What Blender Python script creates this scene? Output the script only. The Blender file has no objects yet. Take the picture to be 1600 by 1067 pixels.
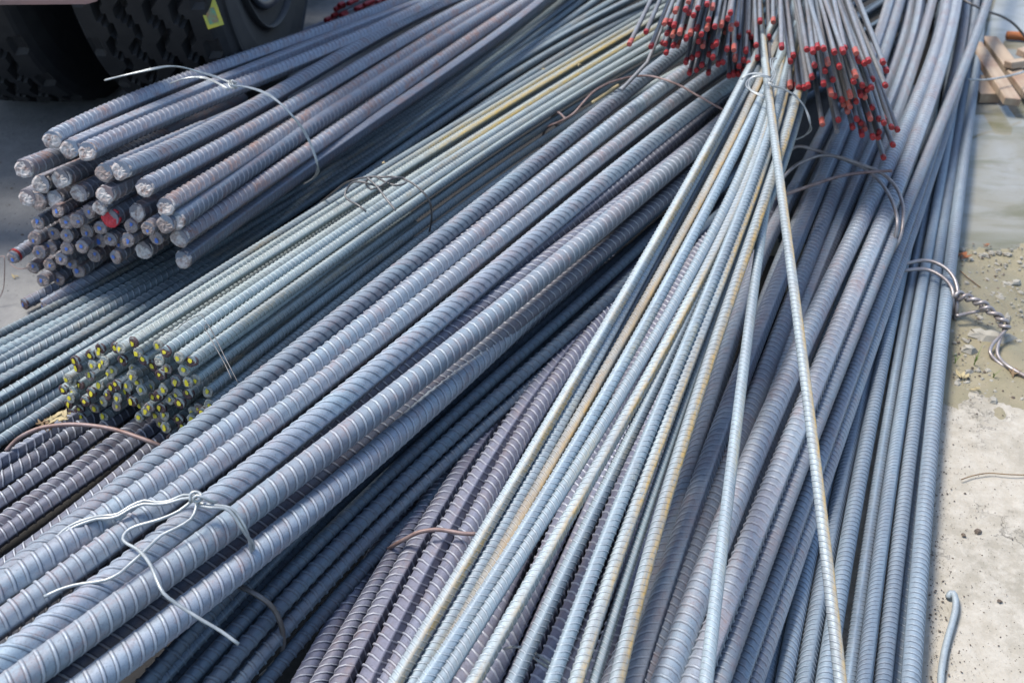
import bpy, math, random
import numpy as np
from mathutils import Vector, Matrix, noise as mnoise

# ------------------------------------------------------------------ camera, light
sc = bpy.context.scene
CAM_H, PITCH, FPX = 1.10, math.radians(35.6), 1700.0
SP, CP = math.sin(PITCH), math.cos(PITCH)
cam_d = bpy.data.cameras.new("camera")
cam = bpy.data.objects.new("camera", cam_d)
sc.collection.objects.link(cam)
cam.location = (0, 0, CAM_H)
cam.rotation_euler = (math.pi / 2 - PITCH, 0, 0)
cam_d.sensor_width = 36.0
cam_d.lens = FPX * 36.0 / 1600.0
cam_d.clip_start = 0.02
cam_d.clip_end = 400
cam_d.dof.use_dof = True
cam_d.dof.focus_distance = 1.36
cam_d.dof.aperture_fstop = 7.1
sc.camera = cam

SUN_EL = math.radians(63)
SHADOW = Vector((0.93, -0.37, 0)).normalized()          # where shadows fall on the ground
world = bpy.data.worlds.new("World")
sc.world = world
world.use_nodes = True
wn = world.node_tree.nodes
wl = world.node_tree.links
sky = wn.new("ShaderNodeTexSky")
sky.sky_type = 'NISHITA'
sky.sun_disc = False
sky.sun_elevation = SUN_EL
to_sun = Vector((-SHADOW.x * math.cos(SUN_EL), -SHADOW.y * math.cos(SUN_EL), math.sin(SUN_EL)))
sky.sun_rotation = math.atan2(to_sun.x, to_sun.y)
sky.dust_density = 1.2
bg = wn["Background"]
wl.new(sky.outputs[0], bg.inputs[0])
bg.inputs[1].default_value = 0.115
sun_d = bpy.data.lights.new("sun", 'SUN')
sun_d.energy = 1.95
sun_d.angle = math.radians(18)
sun_d.color = (1.0, 0.955, 0.89)
sun = bpy.data.objects.new("sun", sun_d)
sc.collection.objects.link(sun)
sun.rotation_euler = to_sun.to_track_quat('Z', 'Y').to_euler()
sc.view_settings.view_transform = 'Standard'
sc.view_settings.look = 'None'
sc.view_settings.exposure = 1.52
sc.view_settings.gamma = 1.0
try:
    sc.cycles.max_bounces = 5
    sc.cycles.diffuse_bounces = 3
    sc.cycles.glossy_bounces = 3
    sc.cycles.use_denoising = True
except Exception:
    pass

rnd = random.Random(7)
COL = sc.collection


def P(x, y, h):
    """Point of the yard at height h (metres) that lies towards (x, y)."""
    u, v = (x - 800.0) / FPX, (y - 533.5) / FPX
    z = (CAM_H - h) / (SP + v * CP)
    return np.array((u * z, z * (CP - v * SP), h))


# ------------------------------------------------------------------ node helpers
def new_mat(name):
    m = bpy.data.materials.new(name)
    m.use_nodes = True
    nt = m.node_tree
    b = nt.nodes["Principled BSDF"]
    return m, nt, b


def N(nt, typ, **kw):
    n = nt.nodes.new(typ)
    for k, v in kw.items():
        setattr(n, k, v)
    return n


def noise(nt, vec, scale, detail=5, rough=0.55, w=None, dist=0.0):
    n = N(nt, "ShaderNodeTexNoise")
    if w is not None:
        n.noise_dimensions = '4D'
        nt.links.new(w, n.inputs["W"])
    n.inputs["Scale"].default_value = scale
    n.inputs["Detail"].default_value = detail
    n.inputs["Roughness"].default_value = rough
    n.inputs["Distortion"].default_value = dist
    nt.links.new(vec, n.inputs["Vector"])
    return n.outputs["Fac"]


def ramp(nt, fac, lo, hi, a=0.0, b=1.0):
    n = N(nt, "ShaderNodeMapRange")
    n.inputs["From Min"].default_value = lo
    n.inputs["From Max"].default_value = hi
    n.inputs["To Min"].default_value = a
    n.inputs["To Max"].default_value = b
    nt.links.new(fac, n.inputs["Value"])
    return n.outputs["Result"]


def mix(nt, fac, c1, c2):
    n = N(nt, "ShaderNodeMix", data_type='RGBA')
    for sock, v in ((n.inputs[0], fac), (n.inputs[6], c1), (n.inputs[7], c2)):
        if isinstance(v, (int, float)):
            sock.default_value = v
        elif isinstance(v, tuple):
            sock.default_value = (*v, 1) if len(v) == 3 else v
        else:
            nt.links.new(v, sock)
    return n.outputs[2]


def math_n(nt, op, a, b):
    n = N(nt, "ShaderNodeMath", operation=op)
    for s, v in ((n.inputs[0], a), (n.inputs[1], b)):
        if isinstance(v, (int, float)):
            s.default_value = v
        else:
            nt.links.new(v, s)
    return n.outputs[0]


def vmul(nt, vec, xyz):
    n = N(nt, "ShaderNodeVectorMath", operation='MULTIPLY')
    nt.links.new(vec, n.inputs[0])
    n.inputs[1].default_value = xyz
    return n.outputs[0]


def bump(nt, b, h, strength, dist):
    n = N(nt, "ShaderNodeBump")
    n.inputs["Strength"].default_value = strength
    n.inputs["Distance"].default_value = dist
    nt.links.new(h, n.inputs["Height"])
    nt.links.new(n.outputs[0], b.inputs["Normal"])


def steel(name, c1, c2, rust=(0.16, 0.07, 0.045), rust_amt=0.25, yellow=0.0, ycol=(0.50, 0.30, 0.05),
          metal=0.26, rough=0.56, crest=0.5, dust=0.3, win=None):
    c1 = tuple(a_ * b_ for a_, b_ in zip(c1, (0.66, 0.69, 0.64)))
    c2 = tuple(a_ * b_ for a_, b_ in zip(c2, (0.65, 0.68, 0.63)))
    rust = tuple(0.75 * x for x in rust)
    ycol = tuple(0.75 * x for x in ycol)
    m, nt, b = new_mat(name)
    tc = N(nt, "ShaderNodeTexCoord")
    oi = N(nt, "ShaderNodeObjectInfo")
    w = math_n(nt, 'MULTIPLY', oi.outputs["Random"], 37.0)
    ob, uv = tc.outputs["Object"], tc.outputs["UV"]
    n1 = noise(nt, vmul(nt, uv, (7.0, 1.3, 0)), 1.0, 5, 0.6, w)
    col = mix(nt, ramp(nt, n1, 0.36, 0.64), c1, c2)
    # per-bar value shift
    val = ramp(nt, oi.outputs["Random"], 0, 1, 0.86, 1.24)
    hs = N(nt, "ShaderNodeHueSaturation")
    nt.links.new(val, hs.inputs["Value"])
    nt.links.new(col, hs.inputs["Color"])
    col = hs.outputs[0]
    # greyish dust film, patchy along the bar
    n4 = noise(nt, ob, 55, 5, 0.65, w)
    col = mix(nt, math_n(nt, 'MULTIPLY', ramp(nt, n4, 0.45, 0.72), dust), col, (0.28, 0.28, 0.285))
    # mill scale mottling: small dark flecks
    n2 = noise(nt, ob, 420, 3, 0.7, w)
    col = mix(nt, ramp(nt, n2, 0.56, 0.78, 0, 0.75), col, tuple(0.35 * x for x in c2))
    n7 = noise(nt, vmul(nt, ob, (1, 1, 1)), 130, 5, 0.7, w)
    col = mix(nt, ramp(nt, n7, 0.48, 0.70, 0, 0.42), col, tuple(0.5 * x for x in c2))
    n8 = noise(nt, vmul(nt, uv, (3.0, 0.6, 0)), 1.0, 3, 0.6, w)
    col = mix(nt, ramp(nt, n8, 0.50, 0.72, 0, 0.40), col, tuple(a_ * b_ for a_, b_ in zip(c2, (0.78, 0.62, 0.58))))
    # rib crests lightened: rubbed wear plus painted highlights
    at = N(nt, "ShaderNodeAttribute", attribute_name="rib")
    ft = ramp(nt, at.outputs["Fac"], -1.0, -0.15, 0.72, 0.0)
    col = mix(nt, ft, col, (0.045, 0.04, 0.045))  # rib feet darkened: shade lines painted beside each rib
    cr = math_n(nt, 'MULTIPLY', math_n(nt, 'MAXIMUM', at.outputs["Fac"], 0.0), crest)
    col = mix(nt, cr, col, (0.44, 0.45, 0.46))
    # rust
    n3 = noise(nt, vmul(nt, uv, (22.0, 3.0, 0)), 1.0, 6, 0.7, w)
    n9 = noise(nt, ob, 240, 4, 0.75, w)
    rf = math_n(nt, 'MULTIPLY', ramp(nt, n3, 0.50, 0.66), ramp(nt, n9, 0.36, 0.60, 0.25, 1.0))
    rf = math_n(nt, 'MAXIMUM', rf, math_n(nt, 'MULTIPLY', ramp(nt, n9, 0.63, 0.70), 0.7))
    rf = math_n(nt, 'MULTIPLY', rf, rust_amt * 1.7)
    col = mix(nt, rf, col, rust)
    if yellow > 0:
        sx = N(nt, "ShaderNodeSeparateXYZ")
        nt.links.new(uv, sx.inputs[0])
        n5 = noise(nt, vmul(nt, uv, (4.5, 0.0, 0)), 1.0, 3, 0.6, w)
        n6 = noise(nt, vmul(nt, uv, (60.0, 14.0, 0)), 1.0, 4, 0.7, w)
        # the stain keeps to one side of the bar
        a = math_n(nt, 'SUBTRACT', math_n(nt, 'FRACT', sx.outputs[1], 0.0), 0.10)
        a = math_n(nt, 'ABSOLUTE', a, 0.0)
        side = ramp(nt, a, 0.03, 0.17, 1.0, 0.0)
        yf = math_n(nt, 'MULTIPLY', ramp(nt, n5, 0.54 - 0.10 * yellow, 0.66 - 0.08 * yellow), ramp(nt, n6, 0.30, 0.58))
        if win:
            yf = math_n(nt, 'MULTIPLY', yf, math_n(nt, 'MULTIPLY', ramp(nt, sx.outputs[0], win[0], win[0] + 0.15), ramp(nt, sx.outputs[0], win[1], win[1] + 0.2, 1.0, 0.0)))
        yf = math_n(nt, 'MULTIPLY', yf, side)
        yf = math_n(nt, 'MULTIPLY', yf, min(0.8, 0.35 + yellow * 0.3))
        col = mix(nt, yf, col, ycol)
        rf = math_n(nt, 'MAXIMUM', rf, yf)
    nt.links.new(col, b.inputs["Base Color"])
    met = ramp(nt, rf, 0, 0.6, metal, 0.02)
    nt.links.new(met, b.inputs["Metallic"])
    ro = math_n(nt, 'ADD', ramp(nt, n2, 0.3, 0.7, rough - 0.06, rough + 0.10), math_n(nt, 'MULTIPLY', rf, 0.35))
    ro = math_n(nt, 'SUBTRACT', ro, math_n(nt, 'MULTIPLY', cr, 0.12))
    nt.links.new(ro, b.inputs["Roughness"])
    bump(nt, b, math_n(nt, 'ADD', n2, n7), 0.30, 0.0007)
    return m


def simple(name, c1, c2, scale=60, rough=0.6, metal=0.0, bstr=0.3, bd=0.001, lo=0.4, hi=0.65, coords="Object"):
    m, nt, b = new_mat(name)
    tc = N(nt, "ShaderNodeTexCoord")
    oi = N(nt, "ShaderNodeObjectInfo")
    w = math_n(nt, 'MULTIPLY', oi.outputs["Random"], 37.0)
    n1 = noise(nt, tc.outputs[coords], scale, 6, 0.65, w)
    nt.links.new(mix(nt, ramp(nt, n1, lo, hi), c1, c2), b.inputs["Base Color"])
    b.inputs["Roughness"].default_value = rough
    b.inputs["Metallic"].default_value = metal
    if bstr:
        bump(nt, b, n1, bstr, bd)
    return m


M = {}
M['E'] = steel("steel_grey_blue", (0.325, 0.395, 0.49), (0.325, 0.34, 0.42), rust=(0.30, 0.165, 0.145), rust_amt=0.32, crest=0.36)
M['Ed'] = steel("steel_grey_blue_shaded_ribs", (0.30, 0.375, 0.465), (0.30, 0.325, 0.41), rust=(0.30, 0.165, 0.145), rust_amt=0.28, crest=0.06)  # copy without the painted crest highlights, for ribs turned from the light
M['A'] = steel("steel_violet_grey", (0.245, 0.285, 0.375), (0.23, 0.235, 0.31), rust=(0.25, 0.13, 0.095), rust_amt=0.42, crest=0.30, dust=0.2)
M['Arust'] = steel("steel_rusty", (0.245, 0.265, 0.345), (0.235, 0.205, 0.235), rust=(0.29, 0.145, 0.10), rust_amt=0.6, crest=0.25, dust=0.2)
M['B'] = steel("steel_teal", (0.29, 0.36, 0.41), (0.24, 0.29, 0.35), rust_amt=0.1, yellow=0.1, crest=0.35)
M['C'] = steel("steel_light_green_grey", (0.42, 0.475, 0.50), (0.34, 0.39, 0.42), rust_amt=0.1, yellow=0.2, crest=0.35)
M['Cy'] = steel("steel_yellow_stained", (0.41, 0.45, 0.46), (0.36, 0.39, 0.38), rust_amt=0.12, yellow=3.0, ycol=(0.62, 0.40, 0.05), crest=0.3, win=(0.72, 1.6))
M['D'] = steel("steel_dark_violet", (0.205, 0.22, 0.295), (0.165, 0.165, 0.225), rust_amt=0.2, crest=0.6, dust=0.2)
M['F'] = steel("steel_blue_shaded", (0.13, 0.18, 0.245), (0.10, 0.13, 0.185), rust_amt=0.1, crest=-0.5, dust=0.15)  # shade on the sunken bars is put into this dark base colour
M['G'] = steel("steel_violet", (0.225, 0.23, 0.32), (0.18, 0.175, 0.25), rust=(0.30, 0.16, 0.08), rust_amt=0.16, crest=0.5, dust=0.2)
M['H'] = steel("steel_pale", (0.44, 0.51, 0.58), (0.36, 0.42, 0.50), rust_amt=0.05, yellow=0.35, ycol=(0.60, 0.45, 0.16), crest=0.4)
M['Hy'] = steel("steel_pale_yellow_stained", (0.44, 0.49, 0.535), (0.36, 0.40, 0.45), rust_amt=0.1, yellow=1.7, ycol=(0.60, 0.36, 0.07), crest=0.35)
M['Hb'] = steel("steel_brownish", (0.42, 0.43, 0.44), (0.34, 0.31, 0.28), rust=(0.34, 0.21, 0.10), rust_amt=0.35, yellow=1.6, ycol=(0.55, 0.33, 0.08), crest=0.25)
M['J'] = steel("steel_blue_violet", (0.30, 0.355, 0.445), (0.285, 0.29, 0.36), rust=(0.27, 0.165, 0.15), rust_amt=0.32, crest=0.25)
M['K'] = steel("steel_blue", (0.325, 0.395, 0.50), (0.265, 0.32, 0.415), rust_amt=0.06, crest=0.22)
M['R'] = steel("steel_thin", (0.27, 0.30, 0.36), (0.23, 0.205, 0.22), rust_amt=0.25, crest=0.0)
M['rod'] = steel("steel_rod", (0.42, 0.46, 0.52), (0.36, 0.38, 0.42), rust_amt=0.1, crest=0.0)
M['cut'] = simple("cut_steel_face", (0.42, 0.385, 0.355), (0.15, 0.085, 0.065), 1.5, 0.6, 0.05, 0.6, 0.0015, 0.44, 0.66)
M['cutB'] = simple("cut_steel_dull", (0.238, 0.196, 0.175), (0.119, 0.07, 0.056), 2.4, 0.6, 0.15, 0.8, 0.002, 0.45, 0.7)
M['cutC'] = simple("cut_steel_grey", (0.294, 0.294, 0.252), (0.168, 0.14, 0.112), 2.4, 0.5, 0.3, 0.6, 0.0015, 0.45, 0.7)
M['cutD'] = simple("cut_steel_brown", (0.063, 0.0315, 0.0315), (0.105, 0.077, 0.063), 2.4, 0.55, 0.1, 0.6, 0.0015, 0.5, 0.75)
M['redface'] = simple("red_paint_face", (0.49, 0.021, 0.0315), (0.315, 0.021, 0.028), 2.4, 0.5, 0, 0.5, 0.001, 0.55, 0.75)
M['red'] = simple("red_paint", (0.252, 0.007, 0.0084), (0.119, 0.007, 0.0084), 160, 0.55, 0, 0.4, 0.0006, 0.45, 0.7)
M['orange'] = simple("orange_red_paint", (0.336, 0.049, 0.028), (0.238, 0.119, 0.098), 160, 0.6, 0, 0.4, 0.0006, 0.4, 0.75)
M['yellow'] = simple("yellow_paint", (0.525, 0.462, 0.014), (0.42, 0.35, 0.014), 1.5, 0.5, 0, 0.3, 0.0005)
M['blue'] = simple("blue_paint", (0.028, 0.105, 0.385), (0.035, 0.084, 0.266), 1.5, 0.5, 0, 0.3, 0.0005)
M['wire_white'] = simple("galvanised_wire", (0.38, 0.395, 0.385), (0.23, 0.245, 0.24), 60, 0.38, 0.4, 0.1, 0.0003)
M['wire_rust'] = simple("rusty_wire", (0.231, 0.168, 0.154), (0.147, 0.0805, 0.063), 50, 0.55, 0.3, 0.3, 0.0005)
M['wire_dark'] = simple("dark_wire", (0.119, 0.115, 0.112), (0.07, 0.063, 0.0595), 50, 0.45, 0.5, 0.3, 0.0005)
M['wire_steel'] = simple("steel_wire", (0.294, 0.273, 0.266), (0.203, 0.168, 0.154), 50, 0.42, 0.55, 0.3, 0.0005)
M['rubber'] = simple("tyre_rubber", (0.0055, 0.006, 0.0075), (0.013, 0.013, 0.014), 22, 0.7, 0, 0.4, 0.002)
M['groove'] = simple("tyre_groove_rubber", (0.0084, 0.0084, 0.0091), (0.0126, 0.0126, 0.0126), 22, 0.85, 0, 0.2, 0.001)
M['rim'] = simple("painted_wheel_rim", (0.035, 0.045, 0.065), (0.022, 0.026, 0.034), 14, 0.4, 0.1, 0.2, 0.001)
M['truckpaint'] = simple("faded_pink_paint", (0.42, 0.25, 0.24), (0.28, 0.20, 0.19), 9, 0.5, 0, 0.1, 0.001)
M['chassis'] = simple("chassis_black", (0.021, 0.021, 0.0224), (0.035, 0.0315, 0.028), 14, 0.6, 0, 0.2, 0.001)
M['tag_yellow'] = simple("yellow_tag", (0.434, 0.35, 0.021), (0.245, 0.28, 0.042), 70, 0.5, 0, 0, 0)
M['tag_green'] = simple("green_print", (0.07, 0.21, 0.112), (0.245, 0.084, 0.021), 80, 0.5, 0, 0, 0)
M['leaf'] = simple("sprout_green", (0.091, 0.154, 0.021), (0.126, 0.182, 0.035), 60, 0.5, 0, 0, 0)
M['drybrown'] = simple("dry_litter", (0.21, 0.14, 0.07), (0.098, 0.0525, 0.0245), 60, 0.8, 0, 0.3, 0.001)
M['straw'] = simple("straw", (0.385, 0.315, 0.168), (0.28, 0.21, 0.098), 60, 0.7, 0, 0.2, 0.0005)
M['stone'] = simple("pebble_stone", (0.294, 0.273, 0.224), (0.182, 0.168, 0.14), 30, 0.75, 0, 0.3, 0.001)
M['stoned'] = simple("dark_crumbs", (0.112, 0.084, 0.0595), (0.063, 0.0455, 0.035), 30, 0.8, 0, 0.3, 0.001)
M['rustbit'] = simple("orange_rust", (0.294, 0.091, 0.021), (0.154, 0.049, 0.021), 50, 0.8, 0, 0.4, 0.001)


def wood_mat():
    m, nt, b = new_mat("weathered_wood")
    tc = N(nt, "ShaderNodeTexCoord")
    oi = N(nt, "ShaderNodeObjectInfo")
    w = math_n(nt, 'MULTIPLY', oi.outputs["Random"], 11.0)
    ob = tc.outputs["Object"]
    g = noise(nt, vmul(nt, ob, (3, 60, 60)), 1.0, 5, 0.6, w)
    p = noise(nt, ob, 9, 4, 0.6, w)
    c = mix(nt, ramp(nt, g, 0.35, 0.65), (0.36, 0.28, 0.20), (0.26, 0.19, 0.13))
    c = mix(nt, ramp(nt, p, 0.47, 0.66), c, (0.22, 0.13, 0.085))
    nt.links.new(c, b.inputs["Base Color"])
    b.inputs["Roughness"].default_value = 0.7
    bump(nt, b, g, 0.5, 0.001)
    return m


M['wood'] = wood_mat()


def ground_mat(name, c1, c2, c3, speck, scale=3.0, rough=0.85, wet=False, crack=False):
    m, nt, b = new_mat(name)
    tc = N(nt, "ShaderNodeTexCoord")
    ob = tc.outputs["Object"]
    a = noise(nt, ob, scale, 8, 0.62)
    f = noise(nt, ob, scale * 9, 8, 0.7)
    g = noise(nt, ob, scale * 60, 5, 0.75)
    c = mix(nt, ramp(nt, a, 0.38, 0.62), c1, c2)
    c = mix(nt, ramp(nt, f, 0.42, 0.66), c, c3)
    c = mix(nt, ramp(nt, g, 0.60, 0.72, 0, 0.85), c, speck)
    vo = N(nt, "ShaderNodeTexVoronoi")
    vo.inputs["Scale"].default_value = scale * 34
    vo.inputs["Randomness"].default_value = 1.0
    nt.links.new(ob, vo.inputs["Vector"])
    spot = ramp(nt, vo.outputs["Distance"], 0.10, 0.17, 1.0, 0.0)
    sel = N(nt, "ShaderNodeSeparateColor")
    nt.links.new(vo.outputs["Color"], sel.inputs[0])
    spot = math_n(nt, 'MULTIPLY', spot, ramp(nt, sel.outputs[0], 0.62, 0.7))
    c = mix(nt, spot, c, tuple(0.45 * x for x in speck))
    hh = math_n(nt, 'ADD', math_n(nt, 'MULTIPLY', f, 1.2), math_n(nt, 'MULTIPLY', g, 0.5))
    if crack:
        v2 = N(nt, "ShaderNodeTexVoronoi", feature='DISTANCE_TO_EDGE')
        v2.inputs["Scale"].default_value = 2.6
        dn = noise(nt, ob, 9, 5, 0.6)
        dv = N(nt, "ShaderNodeVectorMath", operation='ADD')
        nt.links.new(ob, dv.inputs[0])
        cb = N(nt, "ShaderNodeCombineXYZ")
        nt.links.new(math_n(nt, 'MULTIPLY', dn, 0.35), cb.inputs[0])
        nt.links.new(math_n(nt, 'MULTIPLY', f, 0.25), cb.inputs[1])
        nt.links.new(cb.outputs[0], dv.inputs[1])
        nt.links.new(dv.outputs[0], v2.inputs["Vector"])
        ck = ramp(nt, v2.outputs["Distance"], 0.0, 0.006, 1.0, 0.0)
        ck = math_n(nt, 'MULTIPLY', ck, ramp(nt, a, 0.45, 0.55))
        c = mix(nt, math_n(nt, 'MULTIPLY', ck, 0.7), c, tuple(0.4 * x for x in speck))
        hh = math_n(nt, 'SUBTRACT', hh, ck)
    nt.links.new(c, b.inputs["Base Color"])
    if wet:
        nt.links.new(ramp(nt, a, 0.38, 0.6, 0.35, rough), b.inputs["Roughness"])
    else:
        b.inputs["Roughness"].default_value = rough
    bump(nt, b, hh, 0.55, 0.004)
    return m


M['ground'] = ground_mat("grey_yard_concrete", (0.132, 0.132, 0.129), (0.172, 0.168, 0.162), (0.198, 0.195, 0.185), (0.0858, 0.0858, 0.0858), 2.2)
M['slab'] = ground_mat("pale_concrete_slab", (0.335, 0.30, 0.24), (0.25, 0.225, 0.175), (0.39, 0.355, 0.295), (0.19, 0.155, 0.11), 4.6, 0.85, False, True)
M['mud'] = ground_mat("olive_mud", (0.165, 0.139, 0.0792), (0.238, 0.205, 0.132), (0.191, 0.168, 0.099), (0.0924, 0.0726, 0.0429), 3.4, 0.8, True)


def water_mat():
    m, nt, b = new_mat("murky_water")
    tc = N(nt, "ShaderNodeTexCoord")
    ob = tc.outputs["Object"]
    a = noise(nt, ob, 2.6, 6, 0.6, None, 0.8)
    d = noise(nt, vmul(nt, ob, (2.5, 8, 1)), 1.4, 6, 0.6, None, 0.5)
    f = noise(nt, ob, 16, 6, 0.7)
    c = mix(nt, ramp(nt, a, 0.38, 0.62), (0.235, 0.235, 0.215), (0.175, 0.16, 0.11))
    c = mix(nt, ramp(nt, d, 0.48, 0.66, 0, 0.75), c, (0.105, 0.10, 0.05))  # water tone and streaks hold painted reflections as well as murk
    c = mix(nt, ramp(nt, f, 0.52, 0.74, 0, 0.45), c, (0.13, 0.115, 0.08))
    nt.links.new(c, b.inputs["Base Color"])
    b.inputs["Roughness"].default_value = 0.05
    b.inputs["IOR"].default_value = 1.33
    bump(nt, b, noise(nt, ob, 14, 2, 0.5), 0.05, 0.003)
    return m


M['water'] = water_mat()


# ------------------------------------------------------------------ object helpers
def link(name, me, parent=None, mat=None, loc=None):
    o = bpy.data.objects.new(name, me)
    COL.objects.link(o)
    if parent is not None:
        o.parent = parent
    if mat is not None:
        me.materials.clear()
        me.materials.append(mat)
    if loc is not None:
        o.location = loc
    return o


def tag(o, label=None, cat=None, group=None, kind=None):
    if label: o['label'] = label
    if cat: o['category'] = cat
    if group: o['group'] = group
    if kind: o['kind'] = kind
    return o


def grid_mesh(name, V, nr, ns, closed=True, uv=None, rib=None, smooth=True, caps=(), sharp=None):
    """nr rings of ns verts each -> tube mesh; caps: ring indices closed with an n-gon."""
    me = bpy.data.meshes.new(name)
    i = np.arange(nr - 1)[:, None] * ns
    j = np.arange(ns if closed else ns - 1)[None, :]
    j2 = (j + 1) % ns
    quads = np.stack([i + j, i + j2, i + ns + j2, i + ns + j], -1).reshape(-1, 4)
    loops = quads.reshape(-1)
    starts = np.arange(len(quads)) * 4
    totals = np.full(len(quads), 4)
    for c in caps:
        ring = np.arange(ns) + c * ns
        if c == 0:
            ring = ring[::-1]
        starts = np.append(starts, len(loops))
        totals = np.append(totals, ns)
        loops = np.append(loops, ring)
    me.vertices.add(len(V))
    me.vertices.foreach_set("co", V.astype(np.float32).ravel())
    me.loops.add(len(loops))
    me.loops.foreach_set("vertex_index", loops.astype(np.int32))
    me.polygons.add(len(starts))
    me.polygons.foreach_set("loop_start", starts.astype(np.int32))
    me.polygons.foreach_set("loop_total", totals.astype(np.int32))
    me.update(calc_edges=True)
    me.polygons.foreach_set("use_smooth", np.full(len(starts), smooth))
    if uv is not None:
        ul = me.uv_layers.new(name="UVMap")
        jj = np.broadcast_to(j, (nr - 1, j.shape[1]))
        uq = np.empty((nr - 1, j.shape[1], 4, 2))
        us, vs = uv
        ii = np.arange(nr - 1)
        v_n = np.append(vs, 1.0 + vs[0])
        uq[:, :, 0, 0] = us[ii][:, None]; uq[:, :, 1, 0] = us[ii][:, None]
        uq[:, :, 2, 0] = us[ii + 1][:, None]; uq[:, :, 3, 0] = us[ii + 1][:, None]
        uq[:, :, 0, 1] = v_n[jj]; uq[:, :, 3, 1] = v_n[jj]
        uq[:, :, 1, 1] = v_n[jj + 1]; uq[:, :, 2, 1] = v_n[jj + 1]
        flat = uq.reshape(-1, 2)
        if len(loops) > len(flat):
            flat = np.vstack([flat, np.zeros((len(loops) - len(flat), 2))])
        ul.data.foreach_set("uv", flat.astype(np.float32).ravel())
    if sharp is not None:
        ed = np.empty(len(me.edges) * 2, np.int32)
        me.edges.foreach_get("vertices", ed)
        ed = ed.reshape(-1, 2) // ns
        sh = (ed[:, 0] == ed[:, 1]) & sharp[ed[:, 0]]
        at = me.attributes.new("sharp_edge", 'BOOLEAN', 'EDGE')
        at.data.foreach_set("value", sh)
    if rib is not None:
        a = me.attributes.new("rib", 'FLOAT', 'POINT')
        a.data.foreach_set("value", rib.astype(np.float32).ravel())
    return me


def fit_path(pts):
    """smooth world path through control points: low-order least squares in chord length."""
    W = np.array(pts, float)
    t = np.r_[0, np.cumsum(np.linalg.norm(np.diff(W, axis=0), axis=1))]
    deg = 1 if len(W) == 2 else (2 if len(W) <= 4 else 3)
    co = [np.polyfit(t, W[:, k], deg) for k in range(3)]
    L = t[-1]

    def ev(s):
        s = np.asarray(s, float)
        sc_ = np.clip(s, 0, L)
        p = np.stack([np.polyval(c, sc_) for c in co], -1)
        d = np.stack([np.polyval(np.polyder(c), sc_) for c in co], -1)
        d /= np.linalg.norm(d, axis=-1, keepdims=True)
        return p + d * (s - sc_)[..., None], d
    return ev, L


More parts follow.
